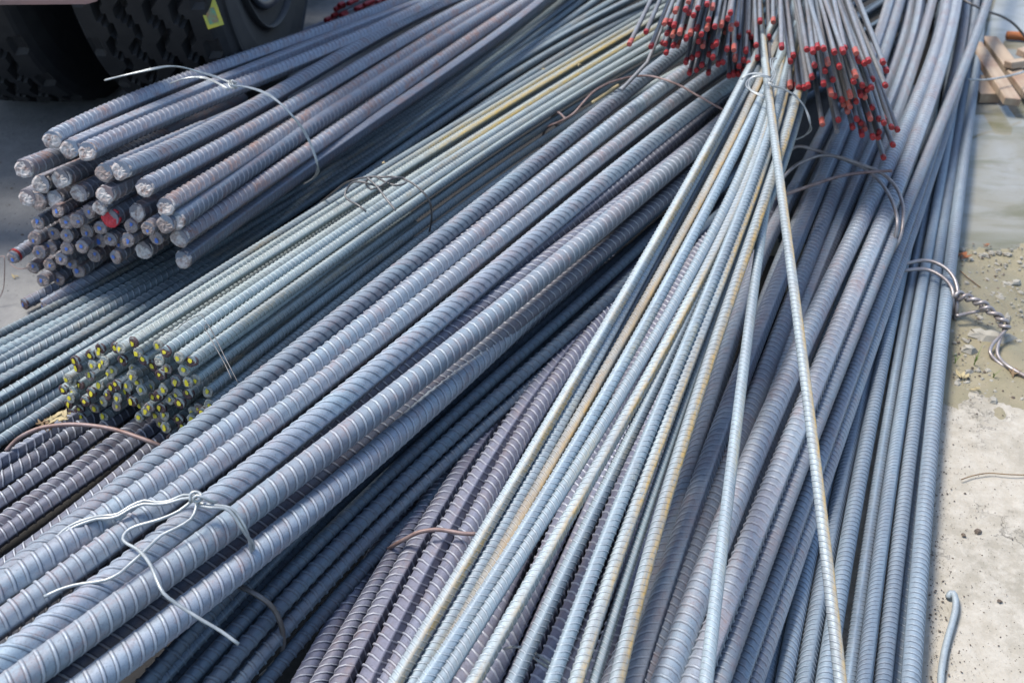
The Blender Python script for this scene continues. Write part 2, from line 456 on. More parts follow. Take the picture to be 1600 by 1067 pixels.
def bar_mesh(ev, s0, s1, d, rib0=None, rib1=None, seg=14, pitch=0.62, ribh=0.052, slant=0.7, roll=0.0, ridge=0.05, ridgew=1.0,
             cap0=False, detail=5):
    R = d / 2 * 0.95
    h = ribh * d
    if seg >= 16:
        k = (seg - 8) // 2
        rw = ridgew
        half = list(np.radians([-11 - 12 * (rw - 1), -5 * rw, 5 * rw, 11 + 12 * (rw - 1)])) + list(np.radians(11 + 12 * (rw - 1)) + (math.pi - 2 * np.radians(11 + 12 * (rw - 1))) * (np.arange(k) + 1) / (k + 1))
    elif seg >= 10:
        k = (seg - 6) // 2
        half = list(np.radians([-14, 0, 14])) + list(np.radians(14) + (math.pi - np.radians(28)) * (np.arange(k) + 1) / (k + 1))
    else:
        half = list(np.arange(seg // 2) * math.pi / (seg // 2))
    th = np.array(half + [a + math.pi for a in half])
    n = len(th)
    wrap = (th + math.pi / 2) % math.pi - math.pi / 2              # angle from the nearest ridge
    rg = np.where(np.abs(wrap) < math.radians(8 if ridgew == 1.0 else 7 * ridgew), 1.0, 0.0) * ridge * d if seg >= 10 else np.zeros(n)
    tt = (th % (2 * math.pi))
    tri = np.where(tt <= math.pi, tt / math.pi * 2 - 1, 1 - (tt - math.pi) / math.pi * 2)
    off = slant * R * tri
    ring_sh = []
    prof_h = np.clip((np.abs(np.sin(th)) - (0 if ridgew == 1.0 else math.sin(math.radians(5 * ridgew)))) * 2.2, 0, 1) ** 0.7 if seg >= 10 else np.ones(n)
    ring_s, ring_k, ring_off = [], [], []
    if rib0 is not None:
        p = pitch * d
        s = s0
        while s < rib0 - 1e-6:
            ring_s.append(s); ring_k.append(0); ring_off.append(0); s += 0.12
        pos = np.arange(rib0 + 0.004, rib1, p)
        if cap0:
            ring_s.append(s0); ring_k.append(0); ring_off.append(0)
        prof = {5: ((0, 0), (0.09, -1), (0.63, -1), (0.72, 0), (0.80, 1), (0.91, 1)), 4: ((0, -1), (0.70, -1), (0.80, 1), (0.90, 1)),
                3: ((0, -1), (0.66, -1), (0.83, 1))}[detail]
        for q, s in enumerate(pos):
            o_ = min(1.0, (s - s0) / (2.5 * p)) if cap0 else 1.0
            for f, k_ in prof:
                ring_s.append(s + f * p); ring_k.append(k_); ring_off.append(o_)
        s = pos[-1] + p
    else:
        s = s0
    while s < s1:
        ring_s.append(s); ring_k.append(0); ring_off.append(0); s += 0.09
    ring_s.append(s1); ring_k.append(0); ring_off.append(0)
    KK = np.array(ring_k, float)
    FT = (KK <= 0) if detail != 5 else (KK == 0)
    foot = ((KK == 0) & (detail == 5) & (np.array(ring_off, float) > 0)).astype(float)  # rings that carry the painted shade at the rib feet
    S = np.array(ring_s); K = np.clip(KK, 0, 1); O = np.array(ring_off, float)
    SS = S[:, None] + O[:, None] * off[None, :]
    SS = np.maximum(SS, s0)
    C, D = ev(SS)
    side = np.stack([D[..., 1], -D[..., 0], np.zeros_like(D[..., 0])], -1)
    side /= np.linalg.norm(side, axis=-1, keepdims=True)
    up = np.cross(side, D)
    ang = th + roll
    rad = R + rg[None, :] + K[:, None] * h * prof_h[None, :]
    V = C + rad[..., None] * (np.cos(ang)[None, :, None] * side + np.sin(ang)[None, :, None] * up)
    V = V.reshape(-1, 3)
    rib = (K[:, None] * prof_h[None, :]).reshape(-1)
    sharp = FT
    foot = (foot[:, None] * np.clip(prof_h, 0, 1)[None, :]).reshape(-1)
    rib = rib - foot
    return V, len(S), n, S, (ang / (2 * math.pi)) , rib, sharp


RB = [0]


def bar(pts, d, mat, label, group, cat="rebar", name="rebar", ext0=0.25, ext1=0.5, ribs=True, seg=14, tip=False,
        pitch=0.62, slant=None, roll=None, ribh=0.052, rib_len=None, detail=5, ridgew=1.0):
    """pts: list of (x, y, h). tip=True: the first point is the bar's visible end."""
    world_pts = [P(*p) if len(p) == 3 and not isinstance(p, np.ndarray) else p for p in pts]
    ev, L = fit_path(world_pts)
    if roll is None: roll = rnd.uniform(0, math.pi)
    if slant is None: slant = rnd.choice((0.75, -0.75)) * rnd.uniform(0.8, 1.1)
    s0 = 0.0 if tip else -ext0
    s1 = L + ext1
    r0 = (0.0 if tip else -min(ext0, 0.12)) if ribs else None
    r1 = min(L + 0.15, s1 - 0.05) if rib_len is None else rib_len
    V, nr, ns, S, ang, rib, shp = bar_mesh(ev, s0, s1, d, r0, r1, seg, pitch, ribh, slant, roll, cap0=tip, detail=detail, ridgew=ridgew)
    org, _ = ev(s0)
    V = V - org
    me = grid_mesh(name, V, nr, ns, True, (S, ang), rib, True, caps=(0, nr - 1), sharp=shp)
    # end rings are cut sharp
    o = link(name, me, None, M[mat], org)
    tag(o, label, cat, group)
    o['_'] = 0
    del o['_']
    RB[0] += 1
    return o, ev


def disc_mesh(name, seed, n=14, rings=3, bumpy=0.06, out=0.07, skew=0.0):
    r = random.Random(seed)
    vs = [(0, 0, r.uniform(0, bumpy))]
    outline = [1 + r.uniform(-out, out) for _ in range(n)]
    for k in range(1, rings + 1):
        f = k / rings
        for a in range(n):
            t = a * 2 * math.pi / n
            q = f * (outline[a] * (f > 0.5) + (f <= 0.5))
            z = r.uniform(-bumpy, bumpy) * (1 if k < rings else 0.2) + skew * math.cos(t) * f
            if k == rings: z -= 0.10
            vs.append((q * math.cos(t), q * math.sin(t), z))
    fs = []
    for a in range(n):
        fs.append((0, 1 + a, 1 + (a + 1) % n))
    for k in range(rings - 1):
        b0, b1 = 1 + k * n, 1 + (k + 1) * n
        for a in range(n):
            a2 = (a + 1) % n
            fs.append((b0 + a, b1 + a, b1 + a2, b0 + a2))
    b1 = 1 + (rings - 1) * n
    # short skirt running back over the bar's edge
    for a in range(n):
        x, y, z = vs[b1 + a]
        vs.append((x, y, z - 0.25))
    for a in range(n):
        a2 = (a + 1) % n
        fs.append((b1 + a, b1 + n + a, b1 + n + a2, b1 + a2))
    me = bpy.data.meshes.new(name)
    me.from_pydata(vs, [], fs)
    return me


FACES = [disc_mesh("cut_face", 100 + i, 16, 4, 0.055, 0.09, rnd.uniform(-0.2, 0.2)) for i in range(9)]
DOTS = [disc_mesh("paint_dot", 200 + i, 9, 1, 0.0, 0.28) for i in range(5)]
_face_cache = {}


def mesh_with(me, mat):
    k = (me.name, mat)
    if k not in _face_cache:
        c = me.copy()
        c.materials.clear()
        c.materials.append(M[mat])
        _face_cache[k] = c
    return _face_cache[k]


def end_face(o, ev, d, mat, dot=None, dot_r=0.26, smear=0):
    _, D = ev(0.0)
    zdir = Vector(-D) + Vector((0, 0, 0.22))
    # cuts are never quite square
    zdir = (zdir + Vector((rnd.uniform(-.12, .12), rnd.uniform(-.12, .12), rnd.uniform(-.12, .12)))).normalized()
    q = zdir.to_track_quat('Z', 'Y')
    f = bpy.data.objects.new("cut_face", mesh_with(rnd.choice(FACES), mat))
    COL.objects.link(f)
    f.parent = o
    f.rotation_mode = 'QUATERNION'
    f.rotation_quaternion = q @ Vector((0, 0, 1)).rotation_difference(Vector((0, 0, 1)))
    s = d / 2 * 1.0
    f.scale = (s, s * rnd.uniform(0.93, 1.05), s)
    f.location = zdir * (0.10 * s)
    if dot:
        g = bpy.data.objects.new("paint_dot", mesh_with(rnd.choice(DOTS), dot))
        COL.objects.link(g)
        g.parent = o
        g.rotation_mode = 'QUATERNION'
        g.rotation_quaternion = q
        t = rnd.uniform(0, 6.28)
        rr = rnd.uniform(0, 0.35) * s
        off = q @ Vector((rr * math.cos(t), rr * math.sin(t), 0))
        g.location = zdir * (0.10 * s + 0.0019) + off
        k = d / 2 * dot_r * rnd.uniform(0.85, 1.25)
        g.scale = (k, k * rnd.uniform(0.9, 1.5), k * 0.3)
    return f


def tube(pts, r, seg=8, closed_caps=True, step=0.006):
    """Catmull-Rom tube through world points -> (V, nr, ns)"""
    W = np.array(pts, float)
    out = []
    n = len(W)
    for i in range(n - 1):
        p0 = W[max(i - 1, 0)]; p1 = W[i]; p2 = W[i + 1]; p3 = W[min(i + 2, n - 1)]
        k = max(2, int(np.linalg.norm(p2 - p1) / step))
        k = min(k, 14)
        for t in np.arange(k) / k:
            out.append(0.5 * ((2 * p1) + (-p0 + p2) * t + (2 * p0 - 5 * p1 + 4 * p2 - p3) * t * t + (-p0 + 3 * p1 - 3 * p2 + p3) * t ** 3))
    out.append(W[-1])
    C = np.array(out)
    T = np.gradient(C, axis=0)
    T /= np.linalg.norm(T, axis=1, keepdims=True) + 1e-12
    ref = np.array((0.13, 0.21, 0.97))
    u = np.cross(T[0], ref); u /= np.linalg.norm(u)
    V = []
    for c, t in zip(C, T):
        u = u - t * np.dot(u, t); u /= np.linalg.norm(u) + 1e-12
        w = np.cross(t, u)
        for a in range(seg):
            an = 2 * math.pi * a / seg
            V.append(c + r * (math.cos(an) * u + math.sin(an) * w))
    return np.array(V), len(C), seg


def join_tubes(name, strands, mat, seg=8):
    vs, fs = [], []
    for pts, r in strands:
        V, nr, ns = tube(pts, r, seg)
        b = len(vs)
        vs.extend(V.tolist())
        for i in range(nr - 1):
            for j in range(ns):
                j2 = (j + 1) % ns
                fs.append((b + i * ns + j, b + i * ns + j2, b + (i + 1) * ns + j2, b + (i + 1) * ns + j))
        fs.append(tuple(b + j for j in range(ns))[::-1])
        fs.append(tuple(b + (nr - 1) * ns + j for j in range(ns)))
    vs = np.array(vs)
    org = vs.min(0) * 0.5 + vs.max(0) * 0.5
    org[2] = vs[:, 2].min()
    me = bpy.data.meshes.new(name)
    me.from_pydata((vs - org).tolist(), [], fs)
    me.polygons.foreach_set("use_smooth", np.full(len(me.polygons), True))
    o = link(name, me, None, M[mat], org)
    return o


def wire(strands, r, mat, label, name="tie_wire", cat="wire", group=None, seg=8, twin=0.0):
    S = []
    for st in strands:
        W = [P(*p) for p in st]
        S.append((W, r))
        if twin:
            # a second strand lying beside the first, wandering a little
            W2 = []
            for i, p in enumerate(W):
                t = W[min(i + 1, len(W) - 1)] - W[max(i - 1, 0)]
                n = np.cross(t, (0, 0, 1)); n /= np.linalg.norm(n) + 1e-9
                W2.append(p + n * twin * (1.0 + 0.25 * math.sin(i * 2.1)) + np.array((0, 0, 0.0008 * math.sin(i * 1.7))))
            S.append((W2, r))
    return tag(join_tubes(name, S, mat, seg), label, cat, group)


def ordinal(i):
    return ["first", "second", "third", "fourth", "fifth", "sixth", "seventh", "eighth", "ninth", "tenth", "eleventh",
            "twelfth", "thirteenth", "fourteenth", "fifteenth", "sixteenth", "seventeenth", "eighteenth", "nineteenth", "twentieth",
            "twenty-first", "twenty-second", "twenty-third", "twenty-fourth", "twenty-fifth", "twenty-sixth", "twenty-seventh",
            "twenty-eighth", "twenty-ninth", "thirtieth"][i]


def poly_sheet(name, outline, z, mat, kind='structure', label=None, cat=None, edge=0.0):
    """flat irregular sheet; edge > 0 gives it a side wall down to the ground"""
    me = bpy.data.meshes.new(name)
    vs = [(x, y, z) for x, y in outline]
    n = len(vs)
    fs = [tuple(range(n))]
    if edge:
        vs += [(x, y, z - edge) for x, y in outline]
        fs += [(i, i + n, (i + 1) % n + n, (i + 1) % n) for i in range(n)]
    me.from_pydata(vs, [], fs)
    import bmesh
    bm = bmesh.new(); bm.from_mesh(me)
    bmesh.ops.recalc_face_normals(bm, faces=bm.faces)
    bm.to_mesh(me); bm.free()
    if me.polygons[0].normal.z < 0:
        me.flip_normals()
    o = link(name, me, None, M[mat])
    tag(o, label, cat, None, kind)
    return o


# ------------------------------------------------------------------ ground
me = bpy.data.meshes.new("ground")
me.from_pydata([(-80, -80, 0), (80, -80, 0), (80, 80, 0), (-80, 80, 0)], [], [(0, 1, 2, 3)])
tag(link("ground", me, None, M['ground']), kind='structure')

NR = random.Random(3)


def wobble(a, b, n, amp):
    out = []
    for i in range(n):
        t = i / n
        p = a * (1 - t) + b * t
        out.append((p[0] + NR.uniform(-amp, amp), p[1] + NR.uniform(-amp, amp)))
    return out


def pl(x, y): return P(x, y, 0)[:2]


# mud sheet, right of the rightmost bundle, reaches far back
pts = []
pts += wobble(np.array((0.20, -0.5)), np.array((0.45, 1.3)), 6, 0.02)
pts += wobble(np.array((0.45, 1.3)), np.array((0.9, 8.0)), 6, 0.05)
pts += wobble(np.array((0.9, 8.0)), np.array((9, 8.0)), 3, 0.3)
pts += wobble(np.array((9, 8.0)), np.array((9, -0.5)), 3, 0.3)
pts += [(9, -0.5)]
poly_sheet("mud_ground", pts, 0.004, 'mud')


M['pile_shade'] = ground_mat("dark_pile_shade", (0.012, 0.011, 0.011), (0.017, 0.016, 0.015), (0.014, 0.013, 0.012), (0.01, 0.009, 0.008), 3.0)  # near-black sheet that paints the shade in gaps under the pile
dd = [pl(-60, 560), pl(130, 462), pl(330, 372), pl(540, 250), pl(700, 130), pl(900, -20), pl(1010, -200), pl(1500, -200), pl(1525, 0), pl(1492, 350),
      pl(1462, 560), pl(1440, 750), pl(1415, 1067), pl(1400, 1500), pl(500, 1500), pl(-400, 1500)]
poly_sheet("pile_shade_sheet", [(p[0] + NR.uniform(-.01, .01), p[1] + NR.uniform(-.01, .01)) for p in dd], 0.008, 'pile_shade')


def relief_sheet(name, x0, x1, y0, y1, nx, ny, z0, amp, scale, mat, keep, seed, thick=0.0, dip=lambda x, y: 0.0):
    """rectangular field of ground with real relief, kept where keep(x, y) is positive (edge sinks away)"""
    xs = np.linspace(x0, x1, nx); ys = np.linspace(y0, y1, ny)
    vs = []
    for y in ys:
        for x in xs:
            k = keep(x, y)
            v = mnoise.fractal(Vector((x * scale, y * scale, seed)), 0.9, 2.1, 5)
            z = z0 + amp * v - dip(x, y)
            if k < 0: z = -0.01
            elif k < 0.012: z = z0 + amp * v - (0.012 - k) * thick / 0.012
            vs.append((x, y, z))
    fs = []
    for j in range(ny - 1):
        for i in range(nx - 1):
            a = j * nx + i
            fs.append((a, a + 1, a + nx + 1, a + nx))
    me = bpy.data.meshes.new(name)
    me.from_pydata(vs, [], fs)
    me.polygons.foreach_set("use_smooth", np.full(len(me.polygons), True))
    o = link(name, me, None, M[mat])
    tag(o, kind='structure')
    return o


slab_edge = [(pl(1440, 598)), (pl(1485, 606)), (pl(1515, 610)), (pl(1535, 622)), (pl(1560, 630)), (pl(1590, 642)), (pl(1650, 650)), (pl(1900, 640))]


def slab_keep(x, y):
    # distance below the ragged back edge of the slab
    e = slab_edge
    if x <= e[0][0]: ye = e[0][1]
    elif x >= e[-1][0]: ye = e[-1][1]
    else:
        for a, b in zip(e[:-1], e[1:]):
            if a[0] <= x <= b[0]:
                t = (x - a[0]) / (b[0] - a[0]); ye = a[1] * (1 - t) + b[1] * t
                break
    ye += 0.016 * mnoise.noise(Vector((x * 22, 3.1, 0))) + 0.006 * mnoise.noise(Vector((x * 90, 1.1, 0)))
    return ye - y


relief_sheet("concrete_slab", 0.33, 1.9, 0.35, 1.62, 240, 200, 0.013, 0.0022, 16, 'slab', slab_keep, 4.0, 0.012)
def shore(x, y):
    t = (y + 0.05 * mnoise.noise(Vector((x * 5, 2, 0))) + 0.02 * mnoise.noise(Vector((x * 30, 7, 0))) - 1.74) / 0.30
    t = max(0.0, min(1.0, t))
    return 0.013 * t * t * (3 - 2 * t)


relief_sheet("mud_relief", 0.5, 2.0, 1.30, 2.6, 220, 190, 0.011, 0.006, 9, 'mud', lambda x, y: 1.0, 9.0, 0.0, shore)
# puddle: still water lying in the low part of the mud
wp = [(0.6, 1.5), (2.1, 1.5), (3.2, 2.6), (4.0, 5.0), (2.6, 7.0), (1.3, 6.0), (0.9, 4.0), (0.6, 2.4)]
poly_sheet("puddle_water", [tuple(p) for p in wp], 0.0068, 'water')

# ------------------------------------------------------------------ truck behind
def tyre(parent, c, axis, R=0.52, W=0.30, name="tyre"):
    """c: hub centre; axis: unit vector pointing out of the outer side"""
    nt_, na = 288, 44
    ax = Vector(axis).normalized()
    e1 = ax.cross(Vector((0, 0, 1))).normalized(); e2 = Vector((0, 0, 1))
    prof = []
    # across: from inner bead over the tread to outer bead
    side_in = [(-0.5, 0.56), (-0.52, 0.64), (-0.56, 0.75), (-0.57, 0.86), (-0.54, 0.94), (-0.505, 0.975)]
    tread = [(-0.48 + 0.96 * i / 30, 1.0 - 0.012 * ((i - 15) / 15) ** 2) for i in range(31)]
    side_out = [(-a, b) for a, b in reversed(side_in)]
    prof = side_in + tread + side_out
    V = []
    zig = [-0.29, -0.10, 0.10, 0.29]
    for k in range(nt_):
        t = 2 * math.pi * k / nt_
        d = Vector(e1) * math.cos(t) + Vector(e2) * math.sin(t)
        z = max(-0.8, min(0.8, (abs(((k / 4.5) % 2) - 1) * 2 - 1) * 1.3))           # zigzag
        for i, (a, b) in enumerate(prof):
            rr = b * R
            if 6 <= i < 37:
                for g in zig:
                    if abs(a - g - 0.045 * z) < 0.026:
                        rr -= 0.026
                        break
                if abs(a) > 0.40 and (k % 12) < 4: rr -= 0.010
            p = Vector(c) + ax * (a * W) + d * rr
            V.append(p)
    n = len(prof)
    V = np.array([tuple(v) for v in V])
    org = np.array(c)
    V = V.reshape(nt_, n, 3)
    V = np.concatenate([V, V[:1]], 0)
    me = grid_mesh(name, (V - org).reshape(-1, 3), nt_ + 1, n, closed=False, smooth=False)
    o = link(name, me, parent, M['rubber'], org)
    return o, e1, e2, ax


def lathe(name, parent, c, ax, prof, mat, seg=48):
    ax = Vector(ax); e1 = ax.cross(Vector((0, 0, 1))).normalized(); e2 = Vector((0, 0, 1))
    V = []
    for k in range(seg + 1):
        t = 2 * math.pi * k / seg
        d = e1 * math.cos(t) + e2 * math.sin(t)
        for a, r in prof:
            V.append(tuple(ax * a + d * r))
    me = grid_mesh(name, np.array(V), seg + 1, len(prof), closed=False)
    return link(name, me, parent, M[mat], c)


def box(name, parent, c, size, mat, rot=0.0, bev=0.01):
    import bmesh
    bm = bmesh.new()
    bmesh.ops.create_cube(bm, size=1)
    for v in bm.verts:
        v.co = Vector((v.co.x * size[0], v.co.y * size[1], v.co.z * size[2]))
    if bev:
        bmesh.ops.bevel(bm, geom=list(bm.edges), offset=bev, segments=3, affect='EDGES', profile=0.5)
    me = bpy.data.meshes.new(name)
    bm.to_mesh(me); bm.free()
    me.polygons.foreach_set("use_smooth", np.full(len(me.polygons), False))
    o = link(name, me, parent, M[mat], c)
    o.rotation_euler = (0, 0, rot)
    return o


th_ax = math.radians(3)
axv = Vector((math.cos(th_ax), -math.sin(th_ax), 0))
cg = P(446, 134, 0.0)                                        # where the outer side wall meets the ground
R_T = 0.52
c1 = Vector((cg[0], cg[1], R_T - 0.012)) - axv * 0.145
truck = bpy.data.objects.new("truck", None)
COL.objects.link(truck)
truck.location = (c1.x, c1.y, 0)
tag(truck, "dark lorry parked behind the steel, only its two big tyres and pinkish lower edge showing", "truck")
inv = Vector((-c1.x, -c1.y, 0))


def rel(v): return Vector(v) + inv


t1, *_ = tyre(truck, rel(c1), axv, R_T, 0.28)
t2, *_ = tyre(truck, rel(c1 - axv * 0.42), axv, R_T, 0.28)
lathe("wheel_rim", t1, (0, 0, 0), axv, [(0.145, 0.275), (0.155, 0.29), (0.142, 0.295), (0.130, 0.275), (0.10, 0.262), (0.03, 0.25), (0.02, 0.18), (0.07, 0.13), (0.09, 0.10), (0.09, 0.0)], 'rim')
# raised lettering band and rings on the side wall
for rr_, w_ in ((0.335, 0.004), (0.46, 0.005)):
    lathe("sidewall_ring", t1, (0, 0, 0), axv, [(0.146, rr_ - w_), (0.162, rr_ - w_ / 2), (0.162, rr_ + w_ / 2), (0.146, rr_ + w_)], 'rubber', 64)
for k in range(5):
    bx = box("wheel_nut", t1, (0, 0, 0), (0.03, 0.03, 0.03), 'chassis', 0, 0.004)
    t = 2 * math.pi * k / 5
    e1 = axv.cross(Vector((0, 0, 1)))
    bx.location = axv * 0.04 + e1 * 0.2 * math.cos(t) + Vector((0, 0, 1)) * 0.2 * math.sin(t)
# truck frame and low flat bed above the wheels
ctr = c1 - axv * 0.3
dirv = Vector((axv.y, -axv.x, 0)) * -1
rotz = math.atan2(axv.y, axv.x)
box("flatbed", truck, rel(c1 - axv * 1.75 + Vector((0, 0, 0.62)) + Vector((0, 1.2, 0))), (2.6, 3.2, 0.10), 'chassis', rotz, 0.01)
box("axle", truck, rel(c1 - axv * 0.9), (1.6, 0.12, 0.12), 'chassis', rotz, 0.01)
box("under_truck_shade_box", truck, rel((-0.95, c1.y + 1.75, 0.50)), (0.85, 2.3, 0.80), 'chassis', 0, 0.06)  # box added under the truck to darken the ground behind the tyre
box("shade_plate", truck, rel((-1.95, 2.42, 1.02)), (1.6, 0.46, 0.05), 'chassis', 0, 0.01)  # unseen plate added to cast shade on the ground at the left
gp = P(-30, 15, 0.47)
guard = box("rear_guard", truck, rel(Vector((gp[0] - 0.34, gp[1] + 0.10, 0.47 + 0.033))), (1.06, 0.14, 0.095), 'truckpaint', math.radians(1.5), 0.03)
# small yellow tag with print hanging on the tyre edge
tp = P(328, 16, 0.36)
tg = box("label_tag", truck, rel(Vector(tp)), (0.034, 0.004, 0.07), 'tag_yellow', 0.2, 0.001)
tg.rotation_euler = (math.radians(-20), math.radians(-14), math.radians(10))
pr = box("tag_print", tg, (0.0, -0.0026, -0.012), (0.02, 0.001, 0.03), 'tag_green', 0, 0)

# ------------------------------------------------------------------ rebar bundles
def rows_label(tips, row_px):
    """(row, column) wording for a cluster of bar ends seen end-on"""
    idx = sorted(range(len(tips)), key=lambda i: tips[i][1])
    rows, cur, y0 = [], [], None
    for i in idx:
        if y0 is None or tips[i][1] - y0 < row_px:
            cur.append(i)
            if y0 is None: y0 = tips[i][1]
        else:
            rows.append(cur); cur = [i]; y0 = tips[i][1]
    rows.append(cur)
    out = {}
    for r, row in enumerate(rows):
        row.sort(key=lambda i: tips[i][0])
        for c, i in enumerate(row):
            out[i] = (r, c, len(row))
    return out


# --- B: teal bars lying on the ground at the left, passing under the thick bundle
g = "teal bars on the ground passing under the upper left bundle"
B = [
    [(0, 523), (90, 476), (160, 440), (280, 375), (480, 262), (660, 157), (800, 48), (872, 0)],
    [(0, 540), (100, 487), (200, 434), (330, 360), (520, 250), (672, 160), (800, 57), (884, 0)],
    [(0, 553), (100, 500), (165, 467), (300, 392), (500, 275), (685, 160), (800, 67), (899, 0)],
    [(0, 567), (100, 510), (210, 446), (340, 370), (540, 252), (700, 158), (800, 76), (914, 0)],
    [(0, 581), (100, 522), (200, 464), (330, 388), (540, 262), (710, 160), (800, 85), (935, 0)],
    [(0, 598), (100, 540), (200, 480), (330, 402), (540, 275), (720, 158), (800, 94), (962, 0)],
    [(0, 622), (101, 560), (189, 506), (270, 456), (447, 342), (620, 219), (800, 105), (985, 0)],
    [(0, 650), (111, 577), (200, 521), (300, 458), (470, 350), (620, 237), (800, 118), (1010, 5)],
    [(0, 673), (90, 612), (190, 545), (330, 455), (500, 345), (640, 250), (800, 132), (1030, 5)],
    [(0, 695), (101, 622), (190, 560), (330, 470), (500, 360), (660, 258), (820, 140), (1050, 10)],
]
for i, b in enumerate(B):
    h = 0.035 if i < 8 else 0.02
    bar([(x, y, h) for x, y in b], 0.018 if i != 0 else 0.015, 'B', f"teal grey ribbed bar, {ordinal(i)} from the open ground at the left", g,
        ext0=0.15, ext1=1.2, seg=12, pitch=0.72, detail=5, ribh=0.065, slant=(-0.7 if i % 3 else 0.2))

# --- D: dark violet bars, bottom left under the yellow-dotted ends
g = "dark violet bars at the lower left corner"
Dd = [[(-20, 735), (50, 695), (100, 665), (170, 620)], [(-20, 765), (30, 734), (90, 692), (150, 652), (230, 595)], [(-20, 797), (18, 773), (90, 721), (144, 684), (250, 608)],
      [(-20, 832), (30, 797), (105, 746), (180, 691), (290, 608)], [(-20, 855), (15, 830), (90, 776), (165, 722), (215, 688), (320, 608)],
      [(-20, 904), (60, 847), (135, 789), (210, 724), (265, 680), (360, 600)]]
for i, b in enumerate(Dd):
    bar([(x, y, 0.045 - 0.003 * abs(i - 3) - 0.025 * max(0, min(1, (700 - y) / 60))) for x, y in b], 0.024, 'D', f"dark violet thick bar with bright ribs, {ordinal(i)} from the upper left in the corner group", g,
        ext0=0.25, ext1=0.15, seg=16, pitch=0.60, ribh=0.065, slant=(0.3 if i in (2, 4) else -0.8), roll=(0.1 if i in (2, 4) else None), rib_len=0.75)

# --- C: yellow-dotted bundle
uC = np.array((0.486, 0.874, 0)); kC = 0.795


def tip_h(x, y, u, k):
    uu, v = (x - 800) / FPX, (y - 533.5) / FPX
    q = u[0] * uu + u[1] * (CP - v * SP)
    z = k / q
    return CAM_H - z * (SP + v * CP)


top_C = [(157, 544), (180, 543), (208, 535), (216, 551), (247, 540), (259, 549), (279, 559), (299, 564), (304, 593), (323, 612), (326, 632)]
y540 = [303, 315, 325, 338, 348, 359, 373, 395, 419, 445, 466]
y675 = [217, 227, 237, 248, 258, 269, 281, 295, 314, 337, 355]
y870 = [103, 111, 119, 128, 137, 147, 158, 170, 187, 206, 224]
y1010 = [20, 28, 36, 44, 52, 62, 74, 87, 102, 120, 138]
g = "bars with yellow dots on their ends"
allC = [(515, 235), (435, 290), (508, 275), (305, 340), (325, 395), (450, 375), (520, 380), (550, 348), (640, 230), (685, 238), (790, 187), (830, 270), (995, 215), (1060, 260), (1170, 315), (1275, 340), (880, 332), (955, 378), (1005, 340), (700, 335), (620, 420), (595, 455), (797, 408), (780, 465), (830, 515), (1070, 405), (1015, 455), (1210, 418), (1145, 505), (1245, 520), (1300, 498), (430, 465), (240, 495), (270, 510), (345, 540), (205, 580), (290, 590), (440, 600), (510, 545), (615, 560), (655, 540), (745, 555), (860, 580), (930, 545), (1040, 575), (1160, 612), (1250, 615), (1405, 600), (575, 630), (660, 650), (735, 605), (265, 655), (250, 700), (390, 675), (345, 735), (470, 735), (540, 680), (650, 715), (780, 680), (845, 700), (925, 725), (960, 635), (1000, 625), (1095, 660), (1180, 690), (1025, 735), (280, 770), (360, 810), (545, 810), (840, 810), (900, 760), (985, 795), (1050, 795), (1090, 825), (1170, 825), (1015, 860), (1060, 895), (1205, 885), (1110, 985), (1290, 760), (1335, 735), (1420, 705), (1280, 825), (1370, 775)]
tipsC = [(60 + a / 5.333, 500 + b / 5.333) for a, b in allC]
lab = rows_label(tipsC, 13)
topset = {}
for k, (a, b) in enumerate(top_C):
    i = min(range(len(tipsC)), key=lambda i: (tipsC[i][0] - a) ** 2 + (tipsC[i][1] - b) ** 2)
    topset[i] = k
evC = {}
order = sorted(range(len(tipsC)), key=lambda i: 0 if i in topset else 1)
for i in order:
    x, y = tipsC[i]
    r, c, n = lab[i]
    rows_n = ["top", "second", "third", "fourth", "fifth", "sixth", "seventh", "eighth", "ninth", "tenth", "eleventh", "twelfth", "lowest"]
    L = f"yellow-dotted bar end, {ordinal(c)} from left in the {rows_n[min(r, 12)]} row"
    fm = rnd.choice(['cutC', 'cutC', 'cutD', 'cutD', 'cutB'])
    ht = max(0.03, tip_h(x, y, uC, kC + 0.018 * (y - 535) / 150 + rnd.uniform(-0.008, 0.008)))
    if i in topset:
        k = topset[i]
        fm = 'cutD' if k in (0, 1, 2, 5, 7) else 'cutC'
        far = [(540, y540[k]), (675, y675[k]), (870, y870[k]), (1010, y1010[k])]
        hh = [ht, ht * 0.88, ht * 0.80, ht * 0.66, ht * 0.60]
        pts = [(x, y, hh[0])] + [(a, b, h_) for (a, b), h_ in zip(far, hh[1:])]
        mat = 'Cy' if k in (1, 2, 4) else 'C'
        o, ev = bar(pts, 0.0158, mat, L, g, tip=True, ext1=1.0, seg=10, pitch=0.58, detail=5, ribh=0.085, slant=rnd.choice((0.5, -0.3)))
        evC[k] = (x, y, ev)
    else:
        k = min(evC, key=lambda q: abs(evC[q][0] - x) + 0.2 * abs(evC[q][1] - y))
        base = evC[k][2]
        p0 = P(x, y, ht)
        b0, d0 = base(0.0); b1, _ = base(0.55)
        q = p0 + (b1 - b0) + np.array((0, 0, -0.02))
        q[2] = max(q[2], 0.02)
        o, ev = bar([p0, q], 0.0168, 'C', L, g, tip=True, ext1=0.05, seg=10, pitch=0.56, detail=5, rib_len=0.10)
    nodot = (i == 18)
    end_face(o, ev, 0.0166, fm, None if nodot else 'yellow', dot_r=0.36)

